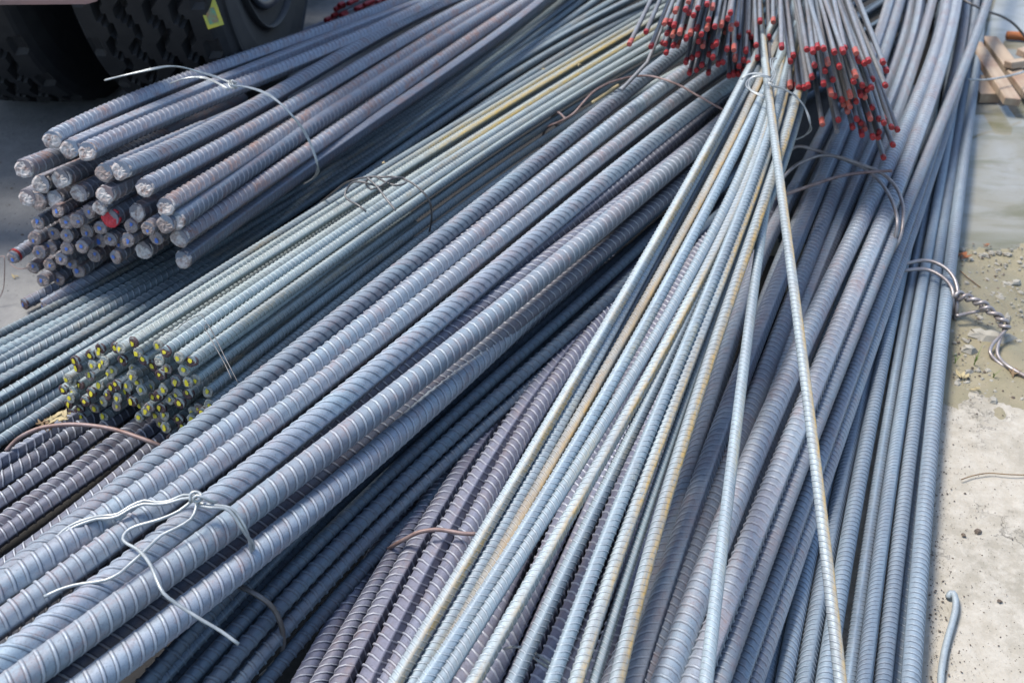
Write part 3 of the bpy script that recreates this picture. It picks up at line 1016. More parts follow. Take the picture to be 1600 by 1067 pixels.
# --- A: thick bundle upper left
uA = np.array((0.3, 0.954, 0)); kA = 1.325
gA = "thick bars of the upper left bundle"
A_top = [
    ([(81, 219), (236, 148), (337, 108), (480, 58), (540, 37), (600, 12), (650, -8)], 'A', "thick bar along the top edge of the upper left bundle, nearest the tyres"),
    ([(111, 233), (202, 190), (337, 136), (480, 75), (585, 34), (680, -2)], 'A', "thick bar second from the top of the upper left bundle, end tucked behind its neighbour"),
    ([(137, 237), (270, 177), (405, 124), (480, 92), (576, 51), (645, 19), (700, -8)], 'A', "third thick bar from the top of the upper left bundle, round pale end"),
    ([(189, 266), (337, 199), (439, 146), (480, 117), (585, 60), (697, 5)], 'A', "thick bar with bright ribs lying fourth from the top of the upper left bundle"),
    ([(225, 293), (405, 199), (540, 116), (600, 82), (720, 17), (760, -6)], 'A', "thick bar with round end, fifth from the top, dark gap above and below"),
    ([(257, 322), (371, 258), (472, 190), (540, 143), (600, 107), (718, 38), (780, 0)], 'Arust', "thick bar with rusty orange ribs above the flat-sided one"),
    ([(274, 345), (405, 256), (506, 186), (540, 161), (630, 106), (720, 50), (800, 0)], 'A', "thick bar with a smooth pale stripe along its top, above two dark ones"),
    ([(280, 372), (439, 268), (540, 196), (615, 143), (720, 74), (822, 4)], 'Arust', "dark rusty thick bar squeezed between the pale-striped and the smooth violet one"),
    ([(287, 406), (380, 333), (500, 250), (570, 203), (622, 165), (735, 87), (845, 5)], 'A', "smooth violet thick bar forming the lower right edge of the upper left bundle"),
]
evA = []
for i, (pp, mt, L) in enumerate(A_top):
    ht = tip_h(*pp[0], uA, kA)
    n = len(pp)
    pts = []
    for j, (x, y) in enumerate(pp):
        t = (x - pp[0][0]) / (pp[-1][0] - pp[0][0])
        pts.append((x, y, ht + (max(0.11, ht * 0.42) - ht) * t ** 0.9))
    D_ = 0.0315
    rl = {6: math.radians(78), 0: 0.0, 2: 0.05, 3: 0.0, 4: -0.05}.get(i)
    o, ev = bar(pts, D_, mt, L, gA, tip=True, ext1=1.2, seg=16, pitch=0.50 if i < 8 else 0.36, slant=(0.75 if i in (0, 2, 4, 5) else -0.55),
                ribh=0.05 if i != 8 else 0.018, roll=rl, ridgew=3.4 if i == 6 else 1.0)
    end_face(o, ev, D_, 'cut')
    evA.append((pp[0], ev))

rest_A = [  # x, y, d, face, wording
    (37, 264, .0315, 'cut', "leftmost thick bar end sticking out over the grey ground"),
    (65, 287, .0315, 'cut', "thick bar end below and right of the leftmost one"),
    (95, 279, .0315, 'cut', "thick bar end with rusty shoulder under the two topmost bars"),
    (163, 270, .0315, 'cutB', "dull thick bar end half hidden beside the bright-ribbed bar's end"),
    (43, 309, .0315, 'cut', "pale thick bar end at the left edge of the pile, third down"),
    (60, 315, .0315, 'cutB', "brownish thick bar end at the left, beside a pale faceted one"),
    (86, 311, .0315, 'cut', "pale faceted thick bar end between two brown ones"),
    (124, 302, .030, 'cut', "pale oval thick bar end under the dull half-hidden one"),
    (165, 304, .0315, 'cut', "thick bar end with a short stretch of rusty ribs, above the red one"),
    (173, 341, .0315, 'redface', "thick bar with its cut end painted bright red"),
    (214, 333, .0315, 'cut', "thick bar end right of the red painted one"),
    (156, 325, .026, 'cut', "small pale wedge of a bar end above left of the red one"),
    (259, 350, .0315, 'cutB', "dull bar end tucked left of the pale-striped bar's end"),
    (225, 391, .0315, 'cut', "big knobbly bar end low on the right of the blue-dotted ones"),
]
small_A = [(59, 349), (54, 373), (84, 365), (104, 348), (105, 368), (136, 361), (139, 331), (79, 387), (105, 388), (128, 385), (157, 356), (157, 376), (173, 374), (189, 380), (62, 394), (96, 405), (111, 411), (148, 399), (181, 402), (78, 413), (123, 424), (67, 438), (91, 436), (52, 418), (205, 353), (231, 357), (200, 375), (120, 345), (90, 330), (245, 372)]


def a_follow(x, y, d, mat, L, group, ln=0.6, dk=0.0, ribn=0.14, face='cut', dot=None):
    ht = max(0.02 + d / 2, tip_h(x, y, uA, kA + dk))
    p0 = P(x, y, ht)
    w = [1.0 / (20 + abs(q[0][0] - x) + 0.5 * abs(q[0][1] - y)) ** 2 for q in evA]
    v = sum(wi * (q[1](ln)[0] - q[1](0.0)[0]) for wi, q in zip(w, evA)) / sum(w)
    v = v + np.array((0, 0, 0.45 * (0.30 - ht) * ln - 0.02))
    q1 = p0 + v
    q1[2] = max(q1[2], 0.03)
    o, ev = bar([p0, q1], d, mat, L, group, tip=True, ext1=0.02, seg=16, pitch=0.5, rib_len=ribn)
    end_face(o, ev, d, face, dot, dot_r=0.25)


for x, y, d, f, L in rest_A:
    dk = -0.05 if (x, y) == (37, 264) else (-0.02 if (x, y) == (165, 304) else rnd.uniform(-0.012, 0.012))
    a_follow(x, y, d, 'Arust' if f != 'cutB' else 'A', L, gA, dk=dk, face=f, ribn=0.3)
labS = rows_label(small_A, 14)
for i, (x, y) in enumerate(small_A):
    r, c, n = labS[i]
    a_follow(x, y, 0.0245, 'Arust', f"blue-dotted bar end, {ordinal(c)} from left in the {ordinal(r)} row under the thick ends",
             "smaller bars with blue dots on their ends", dk=rnd.uniform(-0.02, 0.012), face='cutB', dot='blue')
# the three strays
for pts, L, fm in (([(20, 402, 0.11), (60, 376, 0.11), (130, 335, 0.12)], "bar end with a red painted rim jutting out left of the blue-dotted ones", 'cutB'),
                   ([(38, 475, 0.02), (100, 444, 0.02), (220, 380, 0.02)], "short dark bar end on the ground left of the pointed one", 'cutD'),
                   ([(68, 477, 0.035), (120, 448, 0.045), (175, 417, 0.055), (240, 380, 0.06)], "grey violet bar slanting up off the ground under the bundle", 'cutB')):
    o, ev = bar(pts, 0.023, 'A', L, "low stray bars below the upper left bundle", tip=True, ext1=0.25, seg=14, pitch=0.6)
    end_face(o, ev, 0.023, fm, 'blue', dot_r=0.22)
    if fm == 'cutB' and pts[0][0] == 20:
        b0, dd = ev(0.004); b1, _ = ev(0.009)
        V, nr, ns = tube([b0, (b0 + b1) / 2, b1], 0.0126, 16)
        me = grid_mesh("painted_band", V - ev(0.0)[0], nr, ns)
        link("painted_band", me, o, M['red'])

# --- E: the central thick bundle
g = "thick bars of the central bundle"
E = [
    ([(-40, 955), (30, 890), (120, 818), (180, 767), (240, 719), (330, 657), (430, 575), (534, 496), (640, 412), (700, 367), (760, 326), (820, 286), (880, 208), (940, 166), (1000, 127), (1050, 94)], .031, .205, "thick bar on the far left edge of the central bundle, curved dark ribs"),
    ([(-40, 965), (45, 889), (135, 820), (210, 765), (300, 712), (390, 657), (534, 536), (640, 452), (700, 403), (760, 361), (820, 323), (880, 246), (940, 205), (1000, 164), (1060, 124)], .031, .222, "thick bar second from the left in the central bundle, square bright ribs"),
    ([(-40, 1012), (90, 908), (172, 848), (270, 770), (345, 716), (450, 640), (551, 560), (652, 482), (760, 400), (820, 358), (880, 285), (940, 241), (1000, 199), (1060, 157), (1100, 128)], .031, .222, "pinkish grey thick bar third from the left in the central bundle"),
    ([(17, 1035), (120, 948), (225, 866), (300, 802), (375, 746), (468, 675), (544, 617), (669, 515), (740, 460), (820, 400), (880, 329), (940, 283), (1000, 235), (1060, 193), (1130, 142)], .0315, .228, "thick bar with big curved ribs left of the dark gap in the central bundle"),
    ([(30, 1072), (172, 957), (225, 918), (300, 861), (375, 803), (450, 747), (567, 660), (702, 555), (837, 447), (940, 355), (1000, 300), (1060, 250), (1115, 208), (1160, 172)], .0315, .222, "thick bar with a ridge along its top, just right of the dark gap"),
    ([(150, 1066), (235, 995), (315, 930), (390, 872), (465, 812), (560, 733), (640, 662), (702, 608), (820, 498), (940, 382), (1050, 284)], .031, .192, "violet thick bar at the lower right edge of the central bundle"),
]
rollE = [-0.05, 0.0, 0.10, 0.0, math.radians(125), math.radians(140)]
for i, (pp, d, h, L) in enumerate(E):
    pts = [(x, y, h - 0.035 * max(0, (x / 1100.0)) * (0.6 + 0.4 * (i > 1)) - (0.045 * max(0, (x - 400) / 600) if i == 5 else 0)) for x, y in pp]
    bar(pts, d, 'Ed' if i in (0, 3) else 'E', L, g, ext0=0.2, ext1=0.30 if i < 5 else 0.2, seg=18, pitch=0.50, ribh=0.055, roll=rollE[i],
        slant=(-0.85, 0.35, 0.25, -0.95, -0.45, -0.5)[i])
# lower layer, seen in the gaps; the darker steel paints in their shade
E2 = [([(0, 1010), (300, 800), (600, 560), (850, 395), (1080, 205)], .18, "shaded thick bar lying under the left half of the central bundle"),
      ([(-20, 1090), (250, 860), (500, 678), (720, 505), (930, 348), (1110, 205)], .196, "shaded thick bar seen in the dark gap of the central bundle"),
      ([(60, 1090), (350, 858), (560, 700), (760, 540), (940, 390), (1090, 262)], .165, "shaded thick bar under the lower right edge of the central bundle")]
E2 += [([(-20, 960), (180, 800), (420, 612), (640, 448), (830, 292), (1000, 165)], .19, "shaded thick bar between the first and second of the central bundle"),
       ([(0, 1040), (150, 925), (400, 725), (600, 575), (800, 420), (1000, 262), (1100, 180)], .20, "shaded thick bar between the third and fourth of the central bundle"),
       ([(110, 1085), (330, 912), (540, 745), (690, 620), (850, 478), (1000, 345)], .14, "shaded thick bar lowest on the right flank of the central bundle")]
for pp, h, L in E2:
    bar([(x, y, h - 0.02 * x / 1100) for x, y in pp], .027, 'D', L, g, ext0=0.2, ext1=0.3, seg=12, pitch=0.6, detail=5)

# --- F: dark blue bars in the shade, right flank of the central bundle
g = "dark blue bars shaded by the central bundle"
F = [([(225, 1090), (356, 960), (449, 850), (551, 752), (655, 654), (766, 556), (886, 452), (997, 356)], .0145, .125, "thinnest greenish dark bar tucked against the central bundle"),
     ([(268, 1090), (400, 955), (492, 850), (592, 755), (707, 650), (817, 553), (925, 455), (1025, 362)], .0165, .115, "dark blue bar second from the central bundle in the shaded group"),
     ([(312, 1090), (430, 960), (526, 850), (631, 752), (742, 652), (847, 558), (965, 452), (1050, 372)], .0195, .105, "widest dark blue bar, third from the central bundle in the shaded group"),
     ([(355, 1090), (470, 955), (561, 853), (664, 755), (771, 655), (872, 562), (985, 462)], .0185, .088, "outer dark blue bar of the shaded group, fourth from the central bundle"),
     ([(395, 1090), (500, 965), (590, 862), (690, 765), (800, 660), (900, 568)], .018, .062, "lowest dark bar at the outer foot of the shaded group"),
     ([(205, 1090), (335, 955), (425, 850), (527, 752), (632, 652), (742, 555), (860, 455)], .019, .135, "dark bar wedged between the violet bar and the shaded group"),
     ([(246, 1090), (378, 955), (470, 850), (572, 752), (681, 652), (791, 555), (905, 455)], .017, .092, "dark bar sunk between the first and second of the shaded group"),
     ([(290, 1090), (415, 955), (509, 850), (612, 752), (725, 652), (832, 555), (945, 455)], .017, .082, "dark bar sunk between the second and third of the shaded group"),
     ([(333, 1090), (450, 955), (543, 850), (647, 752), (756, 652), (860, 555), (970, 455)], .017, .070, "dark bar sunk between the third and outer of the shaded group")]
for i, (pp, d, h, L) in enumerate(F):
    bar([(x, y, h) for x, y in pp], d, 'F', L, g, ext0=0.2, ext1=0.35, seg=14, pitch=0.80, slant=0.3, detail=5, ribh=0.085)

# --- G and the bars running on under the fan
g = "violet bars running under the pale fan"
G = [([(472, 1067), (600, 850), (665, 745), (760, 620), (800, 570)], .024, .045, "leftmost violet bar beside the black gap"),
     ([(500, 1067), (627, 850), (692, 745), (775, 630), (830, 560)], .022, .06, "second violet bar from the black gap, twisted looking ribs"),
     ([(533, 1067), (655, 850), (712, 745), (790, 640), (850, 560)], .025, .075, "third violet bar from the black gap with white curved ribs"),
     ([(575, 1067), (690, 850), (742, 750), (812, 650), (868, 570)], .029, .085, "widest violet bar with a flat shaded side"),
     ([(608, 1067), (668, 950), (725, 850), (770, 758), (835, 650), (895, 560)], .026, .09, "pinkish violet bar with ochre rust spot, against the pale fan")]
for i, (pp, d, h, L) in enumerate(G):
    bar([(x, y, h) for x, y in pp], d, 'G', L, g, ext0=0.2, ext1=0.35, seg=16, pitch=0.52, ribh=0.075, slant=(0.9, 0.95, -0.6, 0.8, 0.9)[i])
ga = [(608, 1067), (725, 850), (835, 650), (920, 520), (990, 420)]
jd = [(957, 1067), (1041, 850), (1110, 650), (1163, 500), (1195, 400)]
for k in range(8):
    t = (k + 0.7) / 8.4
    pp = [(a[0] * (1 - t) + b[0] * t, a[1] * (1 - t) + b[1] * t, 0.062 + 0.012 * (k % 2)) for a, b in zip(ga, jd)]
    bar(pp, .028, 'G', f"violet thick bar half hidden beneath the pale fan, {ordinal(k)} from the left", "violet bars hidden under the pale fan", ext0=0.2, ext1=0.3, seg=12, pitch=0.52, ribh=0.07, detail=4)
bar([(957, 1067, .085), (1041, 850, .09), (1075, 750, .09), (1112, 627, .095), (1150, 500, .10), (1180, 430, .10), (1212, 350, .10)], .026, 'J', "dark violet bar in shade at the right edge of the pale fan", "bars under the two crossing rods", ext1=0.6, pitch=0.5)
bar([(975, 1067, .07), (1060, 850, .07), (1118, 700, .075), (1133, 627, .08), (1175, 525, .08), (1205, 455, .085), (1240, 360, .085)], .025, 'J', "teal dark bar between the shaded violet bar and the pinkish one", "bars under the two crossing rods", ext1=0.6, pitch=0.5)

# --- J: thick bars going up right behind the red tips
g = "thick blue violet bars rising to the upper right"
J = [
    ([(988, 1067), (1068, 850), (1100, 750), (1135, 650), (1172, 550), (1212, 450), (1255, 350), (1288, 272), (1318, 200), (1356, 110), (1391, 0)], .029, .105, "pinkish grey thick bar left of the crossing rods, passing behind the red tips"),
    ([(1012, 1067), (1092, 850), (1128, 750), (1172, 650), (1210, 550), (1250, 450), (1284, 350), (1312, 272), (1342, 190), (1378, 100), (1406, 0)], .029, .10, "violet thick bar with a shaded flat side behind the red tips"),
    ([(1037, 1067), (1122, 850), (1164, 750), (1207, 650), (1250, 550), (1294, 450), (1338, 350), (1380, 275), (1416, 200), (1456, 100), (1480, 0)], .030, .13, "light thick bar whose ribs show widest between the crossing rods"),
    ([(1085, 1067), (1170, 850), (1210, 750), (1256, 650), (1298, 550), (1340, 450), (1374, 350), (1407, 275), (1437, 200), (1474, 100), (1494, 0)], .030, .13, "light thick bar ending up second from the right at the top"),
    ([(1122, 1067), (1200, 850), (1240, 750), (1284, 650), (1324, 550), (1363, 450), (1397, 350), (1434, 275), (1467, 200), (1511, 100), (1543, 0)], .0235, .115, "brown sided bar that ends as the outermost bar at the top right"),
    ([(1040, 1090), (1130, 870), (1190, 720), (1250, 580), (1310, 440), (1335, 350), (1362, 275), (1395, 190), (1434, 100), (1456, 0)], .025, .10, "thick bar half sunk between lighter ones, blotched with yellow near the red tips"),
    ([(1230, 560), (1270, 460), (1308, 352), (1345, 272), (1375, 200), (1414, 100), (1438, 0)], .025, .10, "shaded thick bar emerging just below the red tips"),
    ([(1250, 470), (1290, 350), (1330, 265), (1360, 190), (1397, 100), (1422, 0)], .025, .075, "deep shaded bar beneath the red tips, hard to see"),
    ([(1180, 990), (1250, 800), (1310, 640), (1380, 450), (1440, 290), (1492, 110), (1510, 0)], .024, .075, "blue shaded bar under the outermost sloping ones"),
    ([(1215, 960), (1290, 740), (1350, 560), (1415, 390), (1462, 260), (1503, 100), (1525, 0)], .022, .06, "dark blue bar lowest beneath the outermost sloping bars"),
]
for i, (pp, d, h, L) in enumerate(J):
    bar([(x, y, h + 0.015) for x, y in pp], d, 'J', L, g, ext0=0.2, ext1=1.8, seg=16, pitch=0.43, ribh=0.055, detail=5,
        slant=(-0.8, 0.6, 0.3, 0.3, 0.2, 0.7, 0.7, 0.7, 0.5, 0.5)[i], ridgew=2.6 if i in (1, 4) else 1.0, roll=(1.0, 0.35, 0.1, 0.6, 0.5, 0.4, 1.3, 0.3, 0.6, 0.2)[i])

# --- K: blue bars lying on the ground along the right edge
g = "blue bars lying side by side along the right edge"
K = [
    [(1423, 1067), (1441, 850), (1449, 750), (1458, 650), (1468, 550), (1482, 450), (1493, 350), (1503, 275), (1512, 200), (1526, 100), (1537, 0)],
    [(1381, 1067), (1404, 850), (1415, 750), (1428, 650), (1441, 550), (1463, 450), (1475, 350), (1486, 275), (1497, 200), (1513, 100), (1526, 0)],
    [(1350, 1067), (1380, 850), (1390, 750), (1405, 650), (1419, 550), (1446, 450), (1459, 350), (1471, 275), (1483, 200), (1500, 100)],
    [(1328, 1067), (1358, 850), (1369, 750), (1387, 650), (1402, 550), (1428, 450), (1442, 350), (1455, 275), (1468, 200), (1487, 100)],
    [(1289, 1067), (1326, 850), (1341, 750), (1361, 650), (1381, 550), (1406, 450), (1424, 350), (1438, 275), (1455, 190)],
    [(1256, 1067), (1298, 850), (1315, 750), (1338, 650), (1359, 550), (1386, 450), (1406, 350), (1424, 265)],
    [(1225, 1067), (1267, 850), (1290, 750), (1316, 650), (1338, 550), (1366, 450), (1392, 350)],
    [(1196, 1067), (1245, 850), (1265, 750), (1296, 650), (1318, 550), (1350, 450)],
    [(1170, 1067), (1221, 850), (1243, 750), (1272, 650), (1300, 550)],
    [(1146, 1067), (1196, 850), (1220, 750), (1250, 650), (1282, 550)],
]
hk = [.030, .026, .034, .022, .036, .030, .030, .022, .026, .018]
dk_ = [.0225, .0205, .018, .0175, .021, .0205, .0205, .0175, .0195, .018]
for i, pp in enumerate(K):
    bar([(x, y, hk[i] + 0.012) for x, y in pp], dk_[i], 'K', f"blue grey bar, {ordinal(i)} from the open ground at the right", g, ext0=0.2, ext1=1.2, seg=14,
        pitch=0.40, detail=5, slant=rnd.choice((0.4, -0.3, -0.7)), ribh=0.065)
bar([(1400, 1080, .014), (1423, 850, .014), (1433, 750, .014), (1455, 550, .014), (1478, 350, .014), (1508, 100, .014)], .02, 'K', "blue bar under the gap beside the outermost ground bar", g, ext1=1.0, seg=12, detail=5)

# --- H: the pale fan
g = "pale bars of the fan tied below the red tips"
ys = [1067, 827, 700, 627, 500, 427, 300, 165]
H = [
    ([617, 763, 831, 878, 952, 1000, 1066, 1142], .000, 'Hy', "leftmost bar of the pale fan, yellow down its right side"),
    ([645, 789, 854, 895, 962, 1009, 1075, 1150], -.008, 'H', "second bar of the pale fan, flat pale stripe along its right side"),
    ([668, 806, 874, 921, 990, 1034, 1103, 1170], -.006, 'Hb', "brown and yellow stained bar, third in the pale fan"),
    ([663, 822, 895, 941, 1009, 1052, 1119, 1184], .004, 'H', "white looking bar, fourth in the pale fan"),
    ([689, 843, 917, 964, 1039, 1082, 1144, 1197], .002, 'H', "fifth bar of the pale fan with a dark blue right side"),
    ([740, 876, 948, 993, 1062, 1100, 1157, 1205], .000, 'Hy', "bar with an orange stained seam, sixth in the pale fan"),
    ([801, 917, 975, 1014, 1070, 1108, 1165, 1210], -.006, 'H', "seventh bar of the pale fan, shaded dark blue higher up"),
    ([860, 957, 1003, 1035, 1086, 1119, 1171, 1214], .004, 'H', "clean white looking bar, eighth in the pale fan"),
    ([898, 983, 1027, 1055, 1098, 1131, 1181, 1220], -.002, 'Hy', "bar with a broad yellow stain on its left, ninth in the fan"),
    ([926, 1007, 1047, 1071, 1112, 1142, 1190, 1227], -.012, 'B', "thin teal bar sunk between two yellow stained ones"),
    ([962, 1028, 1066, 1087, 1125, 1155, 1201, 1240], .000, 'Hy', "rightmost fan bar with a yellow stripe down its right side"),
    ([None, None, None, 909, 976, 1018, 1084, 1157], -.016, 'F', "dark blue bar sunk beside the fan's leftmost bars"),
    ([None, None, None, None, 1080, 1123, 1186, 1232], -.010, 'F', "dark teal bar in the upper right of the fan"),
    ([None, None, None, None, 1118, 1150, 1208, 1250], -.018, 'B', "blue bar at the upper right edge of the fan near the loop"),
]
hbase = [.205, .220, .232, .242, .268, .288, .318, .348]
for i, (xs, dh, mt, L) in enumerate(H):
    pts = [(x, y, hb + dh) for x, y, hb in zip(xs, ys, hbase) if x is not None]
    bar(pts, .0158 if i != 9 else .012, mt, L, g, ext0=0.2, ext1=0.5, seg=12, pitch=0.58, detail=5 if i < 11 else 4, ribh=0.06,
        slant=rnd.choice((0.85, 0.85, -0.5)), roll=(1.2, 0.25, 0.8, 1.7, 0.3, 0.9, 1.4, 2.0, 0.5, 1.0, 0.35, 1, 1, 1)[i])
# crossing rods
g = "single rods crossing over the pile"
bar([(1104, 1067, .215), (1114, 960, .22), (1129, 850, .225), (1140, 750, .235), (1156, 627, .25), (1171, 500, .25), (1181, 440, .265), (1192, 350, .29), (1203, 270, .318), (1222, 165, .345), (1240, 80, .355)],
    .0135, 'H', "straight pale rod crossing over the thick bars, left of the pair", g, seg=12, pitch=0.58, ribh=0.06, ext1=0.4, roll=0.2)
bar([(1312, 1067, .17), (1304, 960, .18), (1288, 850, .20), (1277, 750, .22), (1265, 650, .245), (1254, 550, .27), (1240, 450, .295), (1228, 350, .325), (1217, 280, .345), (1203, 165, .366), (1197, 110, .368), (1190, 40, .36), (1185, -30, .35)],
    .0136, 'Hy', "bowed pale rod running from the red tips down to the lower right", g, seg=12, pitch=0.58, ribh=0.06, ext1=0.4, roll=0.6)

# --- R: thin rods with red painted tips
RL = [(155, 465), (328, 340), (380, 492), (632, 130), (520, 255), (573, 250), (620, 280), (545, 360), (605, 380), (678, 355), (770, 30), (740, 110), (775, 145), (823, 170), (868, 95), (965, 55), (1020, 92), (980, 215), (1045, 285), (1113, 275), (965, 310), (790, 360), (855, 310), (905, 368), (745, 415), (875, 440), (528, 465), (613, 485), (538, 560), (1025, 490), (1060, 470), (920, 490), (1180, 205), (1208, 145), (1215, 310), (1275, 260), (1172, 525), (1245, 525), (1370, 545), (1478, 480), (1490, 615), (865, 580), (805, 610), (745, 660), (855, 740), (780, 770), (978, 770), (985, 580), (1025, 610), (910, 690), (1345, 640), (1400, 670), (1130, 660), (1080, 680), (1255, 630), (1300, 700), (1195, 800), (1290, 785), (1240, 790), (1345, 740), (1440, 710)]
RM = [(343, 505), (465, 590), (435, 650), (213, 750), (605, 525), (670, 550), (722, 505), (782, 515), (893, 555), (985, 550), (1000, 510), (1120, 560), (1150, 645), (1207, 670), (1250, 645), (1400, 660), (1437, 745), (1425, 900), (687, 690), (795, 750), (825, 670), (945, 705), (660, 815), (780, 885), (878, 840), (860, 990), (895, 1010), (970, 1050), (430, 910), (475, 920), (520, 925), (577, 925), (620, 905), (1115, 800), (1095, 860), (1185, 900), (1235, 945), (1280, 920), (1290, 835), (1165, 1000), (1210, 1020), (1060, 1010), (1120, 1067)]
RR = [(567, 700), (735, 660), (718, 775), (882, 735), (925, 650), (970, 690), (1010, 750), (980, 815), (1068, 645), (1088, 530), (1095, 840), (1160, 785), (1150, 840), (1160, 650), (1210, 650), (1210, 690), (1290, 735), (1350, 760), (1305, 920), (1205, 1050), (855, 520), (790, 500), (830, 570)]
tl = [(960 + a / 6.667, b / 6.667) for a, b in RL]
tr = [(1170 + a / 6.667, b / 6.667) for a, b in RM] + [(1200 + a / 6.667, 90 + b / 6.667) for a, b in RR]


def red_tip_mesh(length, r, seed, mat):
    q = random.Random(seed)
    n = 10
    vs, fs = [], []
    L_ = [0, 0, length * 0.5, length]
    rad = [r * 0.86, r, r * 1.0, r * 1.0]
    z0 = [-0.0012, 0.0, length * .5, length]
    for k in range(4):
        for a in range(n):
            t = 2 * math.pi * a / n
            jit = q.uniform(-0.25, 0.25) * length if k == 3 else 0
            vs.append((rad[k] * math.cos(t), rad[k] * math.sin(t), z0[k] + jit))
    for k in range(3):
        for a in range(n):
            a2 = (a + 1) % n
            fs.append((k * n + a, k * n + a2, (k + 1) * n + a2, (k + 1) * n + a)[::-1])
    fs.append(tuple(range(n)))
    me = bpy.data.meshes.new("painted_tip")
    me.from_pydata(vs, [], fs)
    me.materials.append(M[mat])
    return me


TIPS = [red_tip_mesh(l, 0.0048, 50 + i, m) for i, (l, m) in enumerate(((0.008, 'red'), (0.011, 'red'), (0.007, 'red'), (0.016, 'red'), (0.022, 'orange'), (0.010, 'red')))]


def red_rod(x, y, label, group, plane, conv, L=2.6, d=0.0090, bare=False, jit=1.0):
    uu, v = (x - 800) / FPX, (y - 533.5) / FPX
    z = plane / (CP - v * SP)
    h = CAM_H - z * (SP + v * CP)
    p0 = P(x, y, h)
    cx = conv[0] + rnd.uniform(-26, 26) * jit
    far = P(cx, conv[1], conv[2] + rnd.uniform(-0.04, 0.04))
    dv = far - p0
    p1 = p0 + dv * 0.35 + np.array((rnd.uniform(-.006, .006), 0, rnd.uniform(-0.004, 0.010))) * jit
    o, ev = bar([p0, p1, p0 + dv * 0.85], d, 'R', label, group, tip=True, ext1=0.1, ribs=False, seg=8)
    o.name = "red_tipped_rod"
    if not bare:
        _, D = ev(0.0)
        t = bpy.data.objects.new("painted_tip", rnd.choice(TIPS))
        COL.objects.link(t)
        t.parent = o
        t.rotation_mode = 'QUATERNION'
        t.rotation_quaternion = Vector(D).to_track_quat('Z', 'Y')
    return o


lb = rows_label(tl, 13)
for i, (x, y) in enumerate(tl):
    r, c, n = lb[i]
    if i == 0: L = "stray red-tipped rod lying farthest left over the yellow stained bars"
    elif i == 1: L = "stray red-tipped rod second from the left, ending higher up"
    elif i == 2: L = "stray red-tipped rod third from the left, beside a curved bare rod"
    else: L = f"red-tipped rod in the left cluster, {ordinal(c)} from left in row {['one','two','three','four','five','six','seven','eight','nine','ten','eleven'][r]}"
    red_rod(x, y, L, "thin rods with red painted tips, left cluster", 1.90 + (0.02 if y < 40 else 0) + rnd.uniform(-.02, .02), (1178, -330, 0.36))
lb = rows_label(tr, 14)
for i, (x, y) in enumerate(tr):
    r, c, n = lb[i]
    L = f"red-tipped rod in the right cluster, {ordinal(c)} from left in row {['one','two','three','four','five','six','seven','eight','nine','ten','eleven','twelve','thirteen','fourteen','fifteen'][r]}"
    bare = abs(x - (1200 + 718 / 6.667)) < 0.5 and abs(y - (90 + 775 / 6.667)) < 0.5
    if bare: L = "thin rod without paint, its bare cut end among the lowest right cluster"
    t = min(1, max(0, (x - 1190) / 90))
    red_rod(x, y, L, "thin rods with red painted tips, right cluster", 1.86 - 0.13 * t + rnd.uniform(-.02, .02), (1192, -330, 0.36), bare=bare)
# rods between and under the clusters (their tips are hidden by the others, their shafts fill the gaps)
for k in range(30):
    x = 1040 + k * 10.5 + rnd.uniform(-5, 5)
    y = rnd.uniform(35, 80) if x < 1230 else rnd.uniform(60, 120)
    red_rod(x, y, f"shaded red-tipped rod deep inside the pile, {ordinal(k)} from the left", "thin rods deep inside the red-tipped pile", 2.0, (1185, -330, 0.33))
for k, pp in enumerate(([(1270, 92, .07), (1345, 52, .07), (1440, -8, .07)], [(1262, 70, .06), (1340, 30, .06), (1400, -10, .06)], [(1290, 112, .05), (1370, 66, .05), (1430, 25, .05)], [(1255, 52, .05), (1310, 22, .05), (1370, -12, .05)], [(1300, 130, .03), (1370, 88, .03), (1430, 48, .03)], [(1280, 62, .03), (1340, 25, .03), (1390, -5, .03)])):
    bar(pp, .019, 'F', f"dark blue bar in the shade right of the red tips, {ordinal(k)} one down", "dark bars behind the red-tipped rods", ribs=False, seg=10, ext0=0.2, ext1=0.8)
# bare bent rod under the left cluster
bar([(995, 118, .27), (1012, 98, .285), (1022, 78, .30), (1032, 50, .32), (1040, 20, .34)], .0085, 'R', "bare bent rod curving down left of the red tips", "bare rods by the red tips", ribs=False, seg=8, ext0=0.05, ext1=0.5)

# distant red-tipped rods top left, behind the upper left bundle
FT = [(530, 9), (524, 15), (520, 25), (509, 32), (516, 36), (533, 24), (556, 15), (570, 8), (590, 5), (581, 13), (561, 15), (537, 27), (545, 6), (552, 26), (600, 2)]
for i, (x, y) in enumerate(sorted(FT)):
    h = 0.10 + (30 - y) * 0.0016
    p0 = P(x, y, h)
    p1 = p0 + np.array((0.9 + rnd.uniform(-.1, .1), 1.5, 0.0))
    o, ev = bar([p0, p1], 0.011, 'R', f"red-ended rod behind the upper left bundle, {ordinal(i)} from the left", "red-ended rods beyond the upper left bundle", tip=True, ext1=0.1, ribs=False, seg=8)
    o.name = "red_tipped_rod"
    t = bpy.data.objects.new("painted_tip", TIPS[i % 4]); COL.objects.link(t); t.parent = o
    _, D = ev(0.0); t.rotation_mode = 'QUATERNION'; t.rotation_quaternion = Vector(D).to_track_quat('Z', 'Y'); t.scale = (1.45, 1.45, 2.2)
for i, pp in enumerate(([(330, 112, .10), (430, 72, .10), (520, 36, .10)], [(380, 84, .07), (450, 58, .07), (520, 30, .07)], [(300, 118, .05), (420, 72, .05), (530, 30, .05)])):
    bar(pp, .012, 'D', f"dark thin bar on the ground behind the upper left bundle, {ordinal(i)} nearest", "dark thin bars behind the upper left bundle", ribs=False, seg=8, ext0=0.02, ext1=1.0)

